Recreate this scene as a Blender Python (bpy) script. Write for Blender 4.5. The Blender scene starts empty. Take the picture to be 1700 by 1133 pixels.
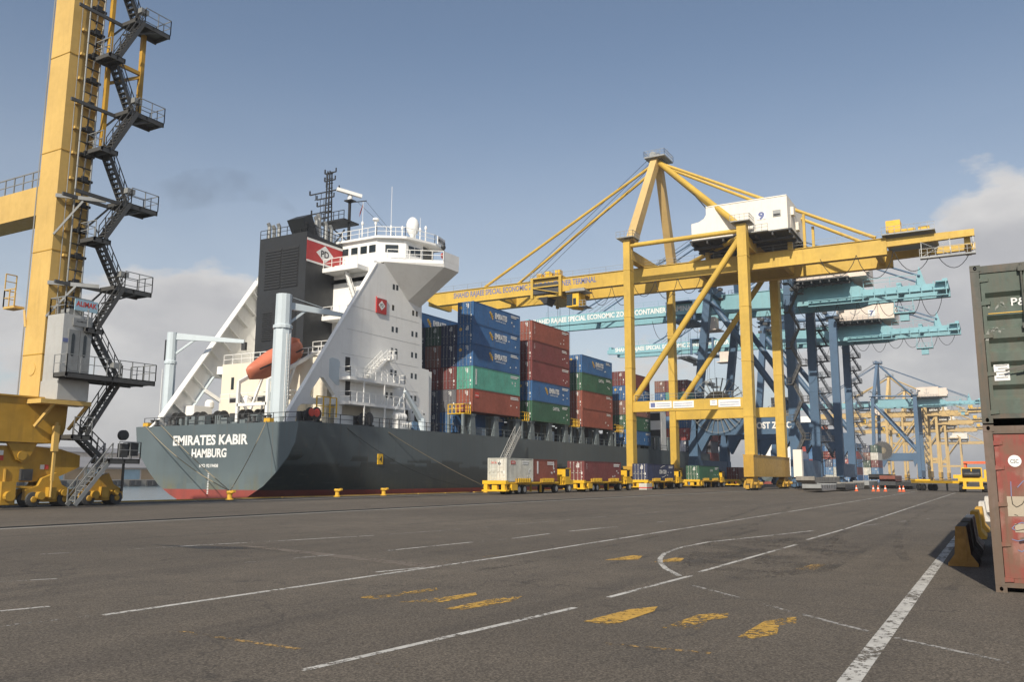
import bpy, math, random
from mathutils import Vector, Matrix
from mathutils.geometry import tessellate_polygon
random.seed(7)
SC = bpy.context.scene
COL = SC.collection
R = math.radians

# ------------------------------------------------------------------ camera
# World: X runs along the quay away from the viewer, Y towards the sea, Z up.
FPX, PSI, TH, RHO, EYE = 1410.0, R(29.68), R(9.04), R(0.22), 2.0
FW = Vector((math.cos(TH)*math.cos(PSI), math.cos(TH)*math.sin(PSI), math.sin(TH)))
R0 = Vector((math.sin(PSI), -math.cos(PSI), 0)); U0 = R0.cross(FW)
RT = R0*math.cos(RHO) + U0*math.sin(RHO)
UP = U0*math.cos(RHO) - R0*math.sin(RHO)
cam = bpy.data.cameras.new('camera'); co = bpy.data.objects.new('camera', cam); COL.objects.link(co)
cam.sensor_width = 36; cam.sensor_fit = 'HORIZONTAL'; cam.lens = FPX*36/1700
cam.clip_start = 0.1; cam.clip_end = 20000
co.matrix_world = Matrix(((RT.x, UP.x, -FW.x, 0), (RT.y, UP.y, -FW.y, 0), (RT.z, UP.z, -FW.z, EYE), (0, 0, 0, 1)))
SC.camera = co
# survey helpers: where a sight line meets the ground or a real vertical plane of the place
def ray(u, v): return FW + RT*((u-850)/FPX) + UP*((566.5-v)/FPX)
def gnd(u, v, z=0.0):
    d = ray(u, v); t = (z-EYE)/d.z; return (d.x*t, d.y*t)
def onY(u, v, Y):
    d = ray(u, v); t = Y/d.y; return (d.x*t, Y, EYE+d.z*t)
def onX(u, v, X):
    d = ray(u, v); t = X/d.x; return (X, d.y*t, EYE+d.z*t)

# ------------------------------------------------------------------ light and sky
SUN_EL, SUN_AZ = R(37.5), R(192)          # direction towards the sun, azimuth from +X towards +Y
sun_dir = Vector((math.cos(SUN_EL)*math.cos(SUN_AZ), math.cos(SUN_EL)*math.sin(SUN_AZ), math.sin(SUN_EL)))
sl = bpy.data.lights.new('sun', 'SUN'); sl.energy = 4.9; sl.angle = R(0.6); sl.color = (1.0, 0.91, 0.77)
so = bpy.data.objects.new('sun', sl); COL.objects.link(so)
so.rotation_euler = (-sun_dir).to_track_quat('-Z', 'Y').to_euler()
W = bpy.data.worlds.new('World'); SC.world = W; W.use_nodes = True
nt = W.node_tree; N = nt.nodes; L = nt.links; N.clear()
out = N.new('ShaderNodeOutputWorld'); bg = N.new('ShaderNodeBackground'); bg2 = N.new('ShaderNodeBackground')
sky = N.new('ShaderNodeTexSky'); sky.sky_type = 'NISHITA'; sky.sun_disc = False
sky.sun_elevation = SUN_EL; sky.sun_rotation = R(90)-SUN_AZ
sky.air_density = 1.0; sky.dust_density = 1.2; sky.ozone_density = 1.3; sky.altitude = 0
hs = N.new('ShaderNodeHueSaturation'); hs.inputs['Saturation'].default_value = 0.90; hs.inputs['Hue'].default_value = 0.4975; hs.inputs['Value'].default_value = 1.0
L.new(sky.outputs[0], hs.inputs['Color']); L.new(hs.outputs[0], bg.inputs[0]); bg.inputs[1].default_value = 0.104
tc = N.new('ShaderNodeTexCoord'); sep = N.new('ShaderNodeSeparateXYZ'); L.new(tc.outputs['Generated'], sep.inputs[0])
mp = N.new('ShaderNodeMapping'); mp.inputs['Scale'].default_value = (1, 1, 2.1); mp.inputs['Location'].default_value = (0.35, 0.1, 0.0)
L.new(tc.outputs['Generated'], mp.inputs[0])
n1 = N.new('ShaderNodeTexNoise'); n1.inputs['Scale'].default_value = 4.2; n1.inputs['Detail'].default_value = 9; n1.inputs['Roughness'].default_value = 0.56
L.new(mp.outputs[0], n1.inputs['Vector'])
def wmath(op, a, b=None):
    m = N.new('ShaderNodeMath'); m.operation = op
    for i, x in enumerate((a, b)):
        if x is None: continue
        if isinstance(x, (int, float)): m.inputs[i].default_value = x
        else: L.new(x, m.inputs[i])
    return m.outputs[0]
def wmap(v, a, b, c, d):
    m = N.new('ShaderNodeMapRange'); m.interpolation_type = 'SMOOTHSTEP'
    L.new(v, m.inputs[0])
    for i, x in zip((1, 2, 3, 4), (a, b, c, d)): m.inputs[i].default_value = x
    return m.outputs[0]
# cumulus edge: cover threshold falls with altitude; thin veil of haze below
cover = wmath('ADD', n1.outputs['Fac'], wmap(sep.outputs['Z'], 0.02, 0.34, 0.20, -0.22))
# taller cumulus banks in the two directions where the photograph has them
def bank(az, el, w, amt):
    dv = N.new('ShaderNodeVectorMath'); dv.operation = 'DISTANCE'; L.new(tc.outputs['Generated'], dv.inputs[0])
    dv.inputs[1].default_value = (math.cos(R(el))*math.cos(R(az)), math.cos(R(el))*math.sin(R(az)), math.sin(R(el)))
    return wmap(dv.outputs['Value'], 0.0, w, amt, 0.0)
cover = wmath('ADD', cover, bank(0, 13, 0.27, 0.36)); cover = wmath('ADD', cover, bank(47, 9, 0.22, 0.16))
cum = wmap(cover, 0.52, 0.64, 0.0, 0.92)
veil = wmap(sep.outputs['Z'], 0.0, 0.50, 0.50, 0.0)
fac = wmath('MAXIMUM', cum, veil)
n2 = N.new('ShaderNodeTexNoise'); n2.inputs['Scale'].default_value = 7; n2.inputs['Detail'].default_value = 6
L.new(mp.outputs[0], n2.inputs['Vector'])
cr = N.new('ShaderNodeMixRGB'); cr.inputs[1].default_value = (0.46, 0.452, 0.462, 1); cr.inputs[2].default_value = (0.68, 0.66, 0.64, 1)
edge = wmath('ADD', wmap(cover, 0.55, 0.80, 0.75, 0.0), wmap(n2.outputs['Fac'], 0.38, 0.66, 0.0, 0.45)); L.new(edge, cr.inputs[0])
L.new(cr.outputs[0], bg2.inputs[0]); bg2.inputs[1].default_value = 0.95
mx = N.new('ShaderNodeMixShader'); L.new(fac, mx.inputs[0]); L.new(bg.outputs[0], mx.inputs[1]); L.new(bg2.outputs[0], mx.inputs[2])
L.new(mx.outputs[0], out.inputs[0])
SC.view_settings.view_transform = 'Standard'; SC.view_settings.look = 'None'
SC.view_settings.exposure = 0.18; SC.view_settings.gamma = 1.0
SC.render.engine = 'CYCLES'
SC.cycles.max_bounces = 6

# ------------------------------------------------------------------ materials
def new_mat(name):
    m = bpy.data.materials.new(name); m.use_nodes = True
    nt = m.node_tree; nt.nodes.clear()
    o = nt.nodes.new('ShaderNodeOutputMaterial'); p = nt.nodes.new('ShaderNodeBsdfPrincipled')
    nt.links.new(p.outputs[0], o.inputs[0]); return m, nt, p, o
class NT:
    def __init__(s, nt): s.nt = nt
    def n(s, t, **k):
        x = s.nt.nodes.new(t)
        for a, b in k.items(): setattr(x, a, b)
        return x
    def l(s, a, b): s.nt.links.new(a, b)
    def coords(s, scale=(1, 1, 1), rnd=True):
        tc = s.n('ShaderNodeTexCoord'); mp = s.n('ShaderNodeMapping'); mp.inputs['Scale'].default_value = scale
        s.l(tc.outputs['Object'], mp.inputs[0])
        if rnd:
            oi = s.n('ShaderNodeObjectInfo'); mu = s.n('ShaderNodeMath', operation='MULTIPLY'); mu.inputs[1].default_value = 137.0
            s.l(oi.outputs['Random'], mu.inputs[0]); s.l(mu.outputs[0], mp.inputs['Location'])
        return mp.outputs[0]
    def noise(s, vec, scale, detail=6, rough=0.55):
        x = s.n('ShaderNodeTexNoise'); x.inputs['Scale'].default_value = scale; x.inputs['Detail'].default_value = detail
        x.inputs['Roughness'].default_value = rough; s.l(vec, x.inputs['Vector']); return x.outputs['Fac']
    def mapr(s, v, a, b, c, d):
        m = s.n('ShaderNodeMapRange'); s.l(v, m.inputs[0])
        for i, x in zip((1, 2, 3, 4), (a, b, c, d)): m.inputs[i].default_value = x
        return m.outputs[0]
    def mix(s, f, a, b, mode='MIX'):
        m = s.n('ShaderNodeMixRGB', blend_type=mode)
        for i, x in enumerate((f, a, b)):
            if hasattr(x, 'is_output'): s.l(x, m.inputs[i])
            elif isinstance(x, (int, float)): m.inputs[i].default_value = x
            else: m.inputs[i].default_value = (*x, 1)
        return m.outputs[0]
    def mul(s, a, b):
        m = s.n('ShaderNodeMath', operation='MULTIPLY')
        for i, x in enumerate((a, b)):
            if isinstance(x, (int, float)): m.inputs[i].default_value = x
            else: s.l(x, m.inputs[i])
        return m.outputs[0]
    def bump(s, h, strength, dist, p):
        b = s.n('ShaderNodeBump'); b.inputs['Strength'].default_value = strength; b.inputs['Distance'].default_value = dist
        s.l(h, b.inputs['Height']); s.l(b.outputs[0], p.inputs['Normal'])

def paint(name, col, rough=0.5, var=0.16, dirt=0.35, dcol=(0.11, 0.065, 0.035), scale=1.0, streak=True, metal=0.0, spots=0.0, vrand=0.0):
    m, nt, p, o = new_mat(name); g = NT(nt)
    v = g.coords()
    a = g.noise(v, 0.35*scale, 5); b = g.noise(v, 2.6*scale, 8, 0.6)
    c = g.mix(1.0, col, g.mix(g.mapr(a, 0.3, 0.7, 0, 1), (1-var,)*3, (1+var*0.6, 1+var*0.6, 1+var*0.55)), 'MULTIPLY')
    c = g.mix(1.0, c, g.mix(g.mapr(b, 0.35, 0.7, 0, 1), (1.0,)*3, (1-var*0.7,)*3), 'MULTIPLY')
    if vrand:
        oi = g.n('ShaderNodeObjectInfo')
        c = g.mix(1.0, c, g.mix(oi.outputs['Random'], (1-vrand, 1-vrand*0.8, 1-vrand*0.8), (1+vrand, 1+vrand*0.8, 1+vrand*0.7)), 'MULTIPLY')
    if dirt:
        sv = g.coords((2.2*scale, 2.2*scale, 0.22*scale)) if streak else v
        d = g.noise(sv, 1.6, 7, 0.62)
        c = g.mix(g.mapr(d, 0.54, 0.80, 0, dirt), c, dcol)
    if spots:
        s2 = g.noise(v, 5.5*scale, 4, 0.7)
        c = g.mix(g.mapr(s2, 0.66, 0.70, 0, spots), c, (0.13, 0.055, 0.025))
    g.l(c, p.inputs['Base Color'])
    g.l(g.mapr(b, 0.3, 0.7, rough-0.08, min(1, rough+0.16)), p.inputs['Roughness'])
    p.inputs['Metallic'].default_value = metal
    return m
def plain(name, col, rough=0.6, metal=0.0, var=0.1): return paint(name, col, rough, var, 0.0, metal=metal)

M = {}
M['yellow'] = paint('crane_yellow', (0.55, 0.36, 0.055), 0.5, 0.16, 0.34, (0.20, 0.11, 0.03), 0.6)
M['yellow_old'] = paint('old_crane_yellow', (0.46, 0.265, 0.03), 0.5, 0.2, 0.55, (0.16, 0.085, 0.02), 0.8, spots=0.25)
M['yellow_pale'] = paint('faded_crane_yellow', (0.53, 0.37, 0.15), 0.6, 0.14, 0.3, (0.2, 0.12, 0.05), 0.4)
M['yellow_bright'] = paint('vehicle_yellow', (0.72, 0.43, 0.02), 0.45, 0.12, 0.3, (0.12, 0.07, 0.02), 2.0)
M['blue'] = paint('crane_blue', (0.06, 0.118, 0.20), 0.5, 0.14, 0.25, (0.10, 0.09, 0.10), 0.5)
M['cyan'] = paint('boom_light_blue', (0.20, 0.40, 0.46), 0.5, 0.12, 0.30, (0.2, 0.2, 0.18), 0.4)
M['house'] = paint('house_cream', (0.74, 0.70, 0.62), 0.55, 0.06, 0.2, (0.32, 0.26, 0.2), 0.5)
M['house_beige'] = paint('house_beige', (0.66, 0.57, 0.49), 0.55, 0.06, 0.2, (0.32, 0.26, 0.2), 0.5)
M['white'] = paint('ship_white', (0.76, 0.76, 0.74), 0.45, 0.06, 0.24, (0.40, 0.36, 0.31), 0.5)
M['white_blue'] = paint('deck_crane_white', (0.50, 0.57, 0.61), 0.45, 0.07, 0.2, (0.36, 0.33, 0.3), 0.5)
M['cream'] = paint('ship_cream', (0.72, 0.66, 0.54), 0.5, 0.06, 0.18, (0.4, 0.3, 0.2), 0.5)
M['funnel'] = paint('funnel_black', (0.019, 0.021, 0.024), 0.5, 0.25, 0.15, (0.04, 0.04, 0.04), 0.4)
M['black'] = plain('black_metal', (0.016, 0.017, 0.019), 0.55)
M['dark'] = plain('dark_steel', (0.05, 0.052, 0.055), 0.6, 0.0, 0.25)
M['deckgrey'] = paint('deck_grey', (0.15, 0.18, 0.19), 0.6, 0.2, 0.35, (0.10, 0.07, 0.05), 0.8)
M['steel'] = paint('galvanised_steel', (0.30, 0.31, 0.31), 0.45, 0.2, 0.3, (0.12, 0.10, 0.08), 1.0, metal=0.35)
M['stair'] = paint('stair_grey', (0.085, 0.085, 0.083), 0.5, 0.2, 0.25, (0.10, 0.08, 0.06), 1.0, metal=0.3)
M['stair_navy'] = paint('stair_navy', (0.055, 0.065, 0.085), 0.6, 0.2, 0.2)
M['alu'] = paint('lift_aluminium', (0.50, 0.50, 0.48), 0.42, 0.1, 0.3, (0.25, 0.2, 0.15), 1.0, metal=0.35)
M['rope'] = plain('rope', (0.26, 0.22, 0.15), 0.9)
M['cable'] = plain('cable', (0.025, 0.027, 0.03), 0.6)
M['tyre'] = plain('tyre_rubber', (0.022, 0.022, 0.022), 0.85)
M['rim'] = plain('wheel_rim', (0.5, 0.5, 0.48), 0.45, 0.4)
M['ink_white'] = paint('lettering_white', (0.74, 0.74, 0.72), 0.6, 0.12, 0.2, (0.4, 0.4, 0.4), 2.0)
M['ink_blue'] = paint('lettering_blue', (0.13, 0.16, 0.33), 0.6, 0.15, 0.0)
M['ink_black'] = plain('lettering_black', (0.03, 0.03, 0.035), 0.6)
M['ink_red'] = plain('lettering_red', (0.55, 0.06, 0.04), 0.6)
M['gold'] = plain('emblem_gold', (0.62, 0.38, 0.06), 0.6)
M['band_red'] = plain('funnel_red', (0.44, 0.035, 0.035), 0.5)
M['orange'] = paint('lifeboat_orange', (0.56, 0.17, 0.095), 0.5, 0.12, 0.25, (0.3, 0.12, 0.08), 1.0)
M['cone'] = plain('cone_orange', (0.72, 0.13, 0.04), 0.6)
M['glass'] = plain('dark_glass', (0.02, 0.028, 0.034), 0.12)
M['panel_blue'] = paint('shed_blue', (0.30, 0.47, 0.58), 0.6, 0.1, 0.2)
M['panel_tan'] = paint('shed_tan', (0.40, 0.27, 0.14), 0.6, 0.1, 0.2)
M['shed_roof'] = paint('shed_roof', (0.20, 0.20, 0.21), 0.7, 0.15, 0.3)
M['shed_pale'] = paint('shed_pale', (0.62, 0.55, 0.48), 0.7, 0.1, 0.2)
M['concrete'] = paint('quay_concrete', (0.24, 0.225, 0.20), 0.85, 0.2, 0.5, (0.07, 0.06, 0.05), 1.0)
M['bollard'] = paint('bollard_yellow', (0.62, 0.36, 0.03), 0.5, 0.15, 0.4, (0.08, 0.05, 0.03), 4.0)

# ------------------------------------------------------------------ mesh tools
class MB:
    def __init__(s): s.v = []; s.f = []; s.mi = []; s.m = 0; s.cuts = []
    def add(s, vs, fs):
        b = len(s.v); s.v += [tuple(x) for x in vs]
        for f in fs: s.f.append(tuple(i+b for i in f)); s.mi.append(s.m)
        return s
    def box(s, x0, x1, y0, y1, z0, z1):
        x0, x1 = sorted((x0, x1)); y0, y1 = sorted((y0, y1)); z0, z1 = sorted((z0, z1))
        return s.add([(x0,y0,z0),(x1,y0,z0),(x1,y1,z0),(x0,y1,z0),(x0,y0,z1),(x1,y0,z1),(x1,y1,z1),(x0,y1,z1)],
                     [(3,2,1,0),(4,5,6,7),(0,1,5,4),(1,2,6,5),(2,3,7,6),(3,0,4,7)])
    def beam(s, p, q, w, h=None, w2=None, h2=None, up=(0, 0, 1)):
        h = h or w; w2 = w2 or w; h2 = h2 or h
        p, q = Vector(p), Vector(q); d = (q-p).normalized(); u = Vector(up)
        if abs(d.dot(u)) > 0.999: u = Vector((1, 0, 0))
        a = d.cross(u).normalized(); b = a.cross(d)
        vs = [p+a*w/2*i+b*h/2*j for i, j in ((-1,-1),(1,-1),(1,1),(-1,1))]+[q+a*w2/2*i+b*h2/2*j for i, j in ((-1,-1),(1,-1),(1,1),(-1,1))]
        return s.add(vs, [(0,1,2,3),(7,6,5,4),(0,4,5,1),(1,5,6,2),(2,6,7,3),(3,7,4,0)])
    def tube(s, p, q, r, n=8, r2=None, caps=True):
        r2 = r if r2 is None else r2
        p, q = Vector(p), Vector(q); d = (q-p).normalized(); u = Vector((0, 0, 1)) if abs(d.z) < 0.95 else Vector((1, 0, 0))
        a = d.cross(u).normalized(); b = a.cross(d); vs = []
        for i in range(n):
            t = 2*math.pi*i/n; k = a*math.cos(t)+b*math.sin(t); vs += [p+k*r, q+k*r2]
        fs = [(2*i, 2*i+1, (2*i+3) % (2*n), (2*i+2) % (2*n)) for i in range(n)]
        if caps: fs += [tuple(range(0, 2*n, 2))[::-1], tuple(range(1, 2*n, 2))]
        return s.add(vs, fs)
    def path(s, pts, r, n=6):
        for a, b in zip(pts, pts[1:]): s.tube(a, b, r, n)
        return s
    def prism(s, poly, ax, a, b, holes=()):
        """polygon in the plane normal to axis ax ('x','y','z'), extruded from a to b"""
        def P(q, t): return {'x': (t, q[0], q[1]), 'y': (q[0], t, q[1]), 'z': (q[0], q[1], t)}[ax]
        loops = [list(poly)]+[list(h) for h in holes]
        flat = [q for l in loops for q in l]; n = len(flat)
        tri = tessellate_polygon([[Vector((q[0], q[1], 0)) for q in l] for l in loops])
        vs = [P(q, a) for q in flat]+[P(q, b) for q in flat]
        fs = [tuple(t) for t in tri]+[tuple(i+n for i in t[::-1]) for t in tri]
        k = 0
        for l in loops:
            m = len(l)
            for i in range(m):
                j = (i+1) % m; fs.append((k+i, k+j, k+j+n, k+i+n))
            k += m
        return s.add(vs, fs)
    def hull(s, pts):
        import bmesh
        bm = bmesh.new()
        for p in pts: bm.verts.new(p)
        r = bmesh.ops.convex_hull(bm, input=bm.verts)
        bmesh.ops.delete(bm, geom=[g for g in r['geom_interior'] if isinstance(g, bmesh.types.BMVert)], context='VERTS')
        bm.verts.index_update(); vs = [tuple(v.co) for v in bm.verts]
        s.add(vs, [tuple(v.index for v in f.verts) for f in bm.faces]); bm.free(); return s
    def lathe(s, prof, c=(0, 0, 0), n=14, axis='z'):
        vs, fs = [], []
        for r, h in prof:
            for i in range(n):
                t = 2*math.pi*i/n; x, y = r*math.cos(t), r*math.sin(t)
                q = {'z': (x, y, h), 'x': (h, x, y), 'y': (x, h, y)}[axis]
                vs.append((c[0]+q[0], c[1]+q[1], c[2]+q[2]))
        for k in range(len(prof)-1):
            for i in range(n):
                j = (i+1) % n; fs.append((k*n+i, k*n+j, (k+1)*n+j, (k+1)*n+i))
        m = len(prof)
        fs += [tuple(range(n))[::-1], tuple((m-1)*n+i for i in range(n))]
        return s.add(vs, fs)
    def rail(s, pts, h=1.05, gap=1.6, r=0.03, mid=True):
        for a, b in zip(pts, pts[1:]):
            a, b = Vector(a), Vector(b); d = b-a; n = max(1, round(d.length/gap)); z = Vector((0, 0, 1))
            for i in range(n+1):
                p = a+d*(i/n); s.beam(p, p+z*h, 2*r, 2*r)
            s.beam(a+z*h, b+z*h, 2*r, 2*r)
            if mid: s.beam(a+z*h*0.52, b+z*h*0.52, 1.5*r, 1.5*r)
        return s
    def stair(s, p, q, wd, n, rails=True, t=0.05, rr=0.025):
        """flight from p up to q, width vector wd"""
        p, q, wd = Vector(p), Vector(q), Vector(wd); z = Vector((0, 0, 1)); d = q-p
        for k in (0, 1): s.beam(p+wd*k, q+wd*k, t, 0.26)
        hd = Vector((d.x, d.y, 0)).normalized()
        for i in range(1, n):
            c = p+d*(i/n)
            s.beam(c-hd*0.0, c+wd, 0.26, 0.05)
        if rails:
            for k in (0, 1):
                s.beam(p+wd*k+z, q+wd*k+z, 2*rr, 2*rr); s.beam(p+wd*k+z*0.5, q+wd*k+z*0.5, 1.6*rr, 1.6*rr)
                for i in range(0, 5):
                    c = p+wd*k+d*(i/4); s.beam(c, c+z, 2*rr, 2*rr)
        return s
    def cut(s): s.cuts.append((len(s.v), len(s.f))); return s
    def build_each(s, name, mats, parent=None):
        """one object for every piece between two cuts"""
        out = []; b = [(0, 0)]+s.cuts+[(len(s.v), len(s.f))]
        for (v0, f0), (v1, f1) in zip(b, b[1:]):
            if f1 == f0: continue
            q = MB(); q.v = s.v[v0:v1]; q.f = [tuple(i-v0 for i in f) for f in s.f[f0:f1]]; q.mi = s.mi[f0:f1]; out.append(q.build(name, mats, parent))
        return out
    def build(s, name, mats, parent=None, smooth=False):
        me = bpy.data.meshes.new(name); me.from_pydata(s.v, [], s.f)
        mats = mats if isinstance(mats, (list, tuple)) else [mats]
        for m in mats: me.materials.append(M[m] if isinstance(m, str) else m)
        if any(s.mi): me.polygons.foreach_set('material_index', s.mi)
        fix_normals(me)
        if smooth: me.polygons.foreach_set('use_smooth', [True]*len(me.polygons))
        me.update()
        return link(name, me, parent)
def fix_normals(me):
    import bmesh
    bm = bmesh.new(); bm.from_mesh(me); bmesh.ops.recalc_face_normals(bm, faces=bm.faces); bm.to_mesh(me); bm.free()
def link(name, me, parent=None):
    o = bpy.data.objects.new(name, me); COL.objects.link(o)
    if parent is not None:
        o.parent = parent
        if parent.parent is None and parent.get('origin_world'): o.location = -parent.location
    return o
def thing(name, label, cat, loc=(0, 0, 0), group=None, world=False):
    """Empty at the thing's base; world=True: its parts are modelled in world coordinates"""
    o = bpy.data.objects.new(name, None); COL.objects.link(o); o.location = loc; o.empty_display_size = 0.5
    o['label'] = label; o['category'] = cat
    if group: o['group'] = group
    if world: o['origin_world'] = 1
    return o
def tag(o, label, cat, group=None):
    o['label'] = label; o['category'] = cat
    if group: o['group'] = group
    return o
def struct(o, kind='structure'): o['kind'] = kind; return o
def children_of(o): return [c for c in bpy.data.objects if c.parent == o]
def copy_tree(o, parent=None):
    c = o.copy(); COL.objects.link(c)
    if parent is not None: c.parent = parent
    for ch in children_of(o): copy_tree(ch, c)
    return c

_tx = {}
def text_mesh(body, bold):
    k = (body, bold)
    if k not in _tx:
        cu = bpy.data.curves.new('t', 'FONT'); cu.body = body; cu.size = 1.0; cu.offset = bold; cu.resolution_u = 3
        ob = bpy.data.objects.new('t', cu); COL.objects.link(ob); bpy.context.view_layer.update()
        me = bpy.data.meshes.new_from_object(ob.evaluated_get(bpy.context.evaluated_depsgraph_get()))
        _tx[k] = ([v.co.copy() for v in me.vertices], [tuple(p.vertices) for p in me.polygons])
        bpy.data.objects.remove(ob); bpy.data.curves.remove(cu); bpy.data.meshes.remove(me)
    return _tx[k]
def letter(mb, body, o, xd, height, width=None, bold=0.02, up=(0, 0, 1), center=False, slant=0.0):
    """flat lettering: lower-left corner o, reading direction xd, cap height"""
    vs, fs = text_mesh(body, bold)
    x0, x1 = min(v.x for v in vs), max(v.x for v in vs); y1 = max(v.y for v in vs); y0 = min(v.y for v in vs)
    sy = height/(y1-y0); sx = (width/(x1-x0)) if width else sy
    o, xd, up = Vector(o), Vector(xd).normalized(), Vector(up)
    if center: o = o-xd*((x1-x0)*sx/2)
    mb.add([o+xd*((v.x-x0)*sx+slant*(v.y-y0)*sy)+up*((v.y-y0)*sy) for v in vs], fs)
    return mb

# ------------------------------------------------------------------ ground, quay, water
def asphalt():
    m, nt, p, o = new_mat('asphalt'); g = NT(nt); v = g.coords(rnd=False)
    big = g.noise(v, 0.07, 6, 0.6); med = g.noise(v, 0.9, 7, 0.62)
    strk = g.noise(g.coords((0.05, 0.9, 1), False), 1.0, 6, 0.6)
    fine = g.noise(v, 30, 4, 0.8); grit = g.noise(v, 120, 2, 0.6)
    vo = g.n('ShaderNodeTexVoronoi'); vo.inputs['Scale'].default_value = 85; g.l(v, vo.inputs['Vector'])
    c = g.mix(g.mapr(big, 0.3, 0.7, 0, 1), (0.082, 0.070, 0.057), (0.136, 0.116, 0.093))
    c = g.mix(g.mapr(med, 0.35, 0.75, 0, 0.6), c, (0.070, 0.062, 0.053))
    c = g.mix(g.mapr(strk, 0.52, 0.72, 0, 0.6), c, (0.052, 0.046, 0.041))
    c = g.mix(1.0, c, g.mix(g.mapr(fine, 0.3, 0.72, 0, 1), (0.42,)*3, (1.55,)*3), 'MULTIPLY')
    v2 = g.n('ShaderNodeTexVoronoi'); v2.inputs['Scale'].default_value = 48; g.l(v, v2.inputs['Vector']); s2 = g.n('ShaderNodeSeparateColor'); g.l(v2.outputs['Color'], s2.inputs[0])
    c = g.mix(1.0, c, g.mix(s2.outputs[0], (0.55,)*3, (1.45,)*3), 'MULTIPLY')
    c = g.mix(g.mapr(vo.outputs['Distance'], 0.0, 0.22, 0.9, 0.0), c, (0.30, 0.27, 0.235))
    # cracks
    cv = g.n('ShaderNodeTexVoronoi', feature='DISTANCE_TO_EDGE'); cv.inputs['Scale'].default_value = 0.16
    mp = g.n('ShaderNodeVectorMath', operation='ADD'); nz = g.n('ShaderNodeTexNoise'); nz.inputs['Scale'].default_value = 0.7; nz.inputs['Detail'].default_value = 6
    g.l(v, nz.inputs['Vector']); sc = g.n('ShaderNodeVectorMath', operation='SCALE'); sc.inputs['Scale'].default_value = 3.0
    g.l(nz.outputs['Color'], sc.inputs[0]); g.l(v, mp.inputs[0]); g.l(sc.outputs[0], mp.inputs[1]); g.l(mp.outputs[0], cv.inputs['Vector'])
    c = g.mix(g.mapr(cv.outputs['Distance'], 0.0, 0.006, 0.6, 0.0), c, (0.03, 0.028, 0.027))
    g.l(c, p.inputs['Base Color']); p.inputs['Roughness'].default_value = 0.88
    p.inputs['Specular IOR Level'].default_value = 0.3
    g.bump(g.mix(0.5, fine, grit), 0.5, 0.012, p); return m
M['asphalt'] = asphalt()
def worn(name, col, keep):
    m, nt, p, o = new_mat(name); g = NT(nt); v = g.coords(rnd=False)
    a = g.noise(v, 9, 8, 0.75); b = g.noise(v, 0.7, 4)
    s = g.n('ShaderNodeMath', operation='ADD'); g.l(a, s.inputs[0]); g.l(g.mapr(b, 0.3, 0.7, -0.12, 0.12), s.inputs[1])
    al = g.mapr(s.outputs[0], 0.66-keep*0.34, 0.74-keep*0.34, 0.0, 0.93)
    d = g.noise(v, 2.2, 6)
    g.l(g.mix(g.mapr(d, 0.35, 0.7, 0, 0.5), col, tuple(x*0.45 for x in col)), p.inputs['Base Color']); p.inputs['Roughness'].default_value = 0.75
    t = g.n('ShaderNodeBsdfTransparent'); mx = g.n('ShaderNodeMixShader')
    g.l(al, mx.inputs[0]); g.l(t.outputs[0], mx.inputs[1]); g.l(p.outputs[0], mx.inputs[2]); g.l(mx.outputs[0], o.inputs[0]); return m
M['paint_white'] = worn('road_paint_white', (0.50, 0.49, 0.46), 0.74)
M['paint_faint'] = worn('road_paint_faded', (0.34, 0.33, 0.31), 0.50)
M['paint_yellow'] = worn('road_paint_yellow', (0.50, 0.30, 0.055), 0.60)
M['paint_yellow_faint'] = worn('road_paint_yellow_faded', (0.38, 0.24, 0.08), 0.32)
M['patch'] = worn('asphalt_area', (0.15, 0.125, 0.10), 0.80)
M['asphalt_dark'] = worn('asphalt_dark_tone', (0.045, 0.043, 0.042), 0.70)
QY = 55.5
g = MB()
xs = [-300, -60, 0, 60, 140, 300, 800, 1800, 3200]; ys = [-2400, -800, -120, -30, 0, 30, QY-0.6]
for i in range(len(xs)-1):
    for j in range(len(ys)-1):
        b = len(g.v); g.v += [(xs[i], ys[j], 0), (xs[i+1], ys[j], 0), (xs[i+1], ys[j+1], 0), (xs[i], ys[j+1], 0)]; g.f.append((b, b+1, b+2, b+3)); g.mi.append(0)
struct(g.build('ground', 'asphalt'))
q = MB().box(-300, 3200, QY-0.6, QY, -9, 0.02); struct(q.build('quay_edge', 'concrete'))
k = MB()
x = -40
while x < 420:
    n_ = random.choice((5, 9, 14, 20)); k.box(x, x+n_, QY-0.32, QY-0.02, 0.02, 0.11); x += n_+random.choice((0.25, 0.3, 1.2))
M['kerb'] = paint('kerb_yellow', (0.42, 0.26, 0.04), 0.8, 0.3, 0.9, (0.10, 0.08, 0.06), 3.0, streak=False)
struct(k.build('quay_kerb', 'kerb'))
def rails(Y):
    r = MB()
    for dy in (-0.42, 0.42): r.box(-200, 900, Y+dy-0.28, Y+dy+0.28, 0.003, 0.007)
    struct(r.build('rail_bed', 'concrete'))
    r = MB().box(-200, 900, Y-0.05, Y+0.05, 0.004, 0.05); struct(r.build('crane_rail', 'dark'))
rails(52.0); rails(32.5)
def strip(pts, w, mat, name='road_marking', z=0.005, world=False):
    P = [Vector(p if world else gnd(*p)) for p in pts]; mb = MB(); vs = []
    for i, p in enumerate(P):
        d = (P[min(i+1, len(P)-1)]-P[max(i-1, 0)]).normalized(); n = Vector((-d.y, d.x))*w/2
        vs += [(p.x-n.x, p.y-n.y, z), (p.x+n.x, p.y+n.y, z)]
    mb.add(vs, [(2*i, 2*i+2, 2*i+3, 2*i+1) for i in range(len(P)-1)])
    return struct(mb.build(name, mat))
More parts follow.
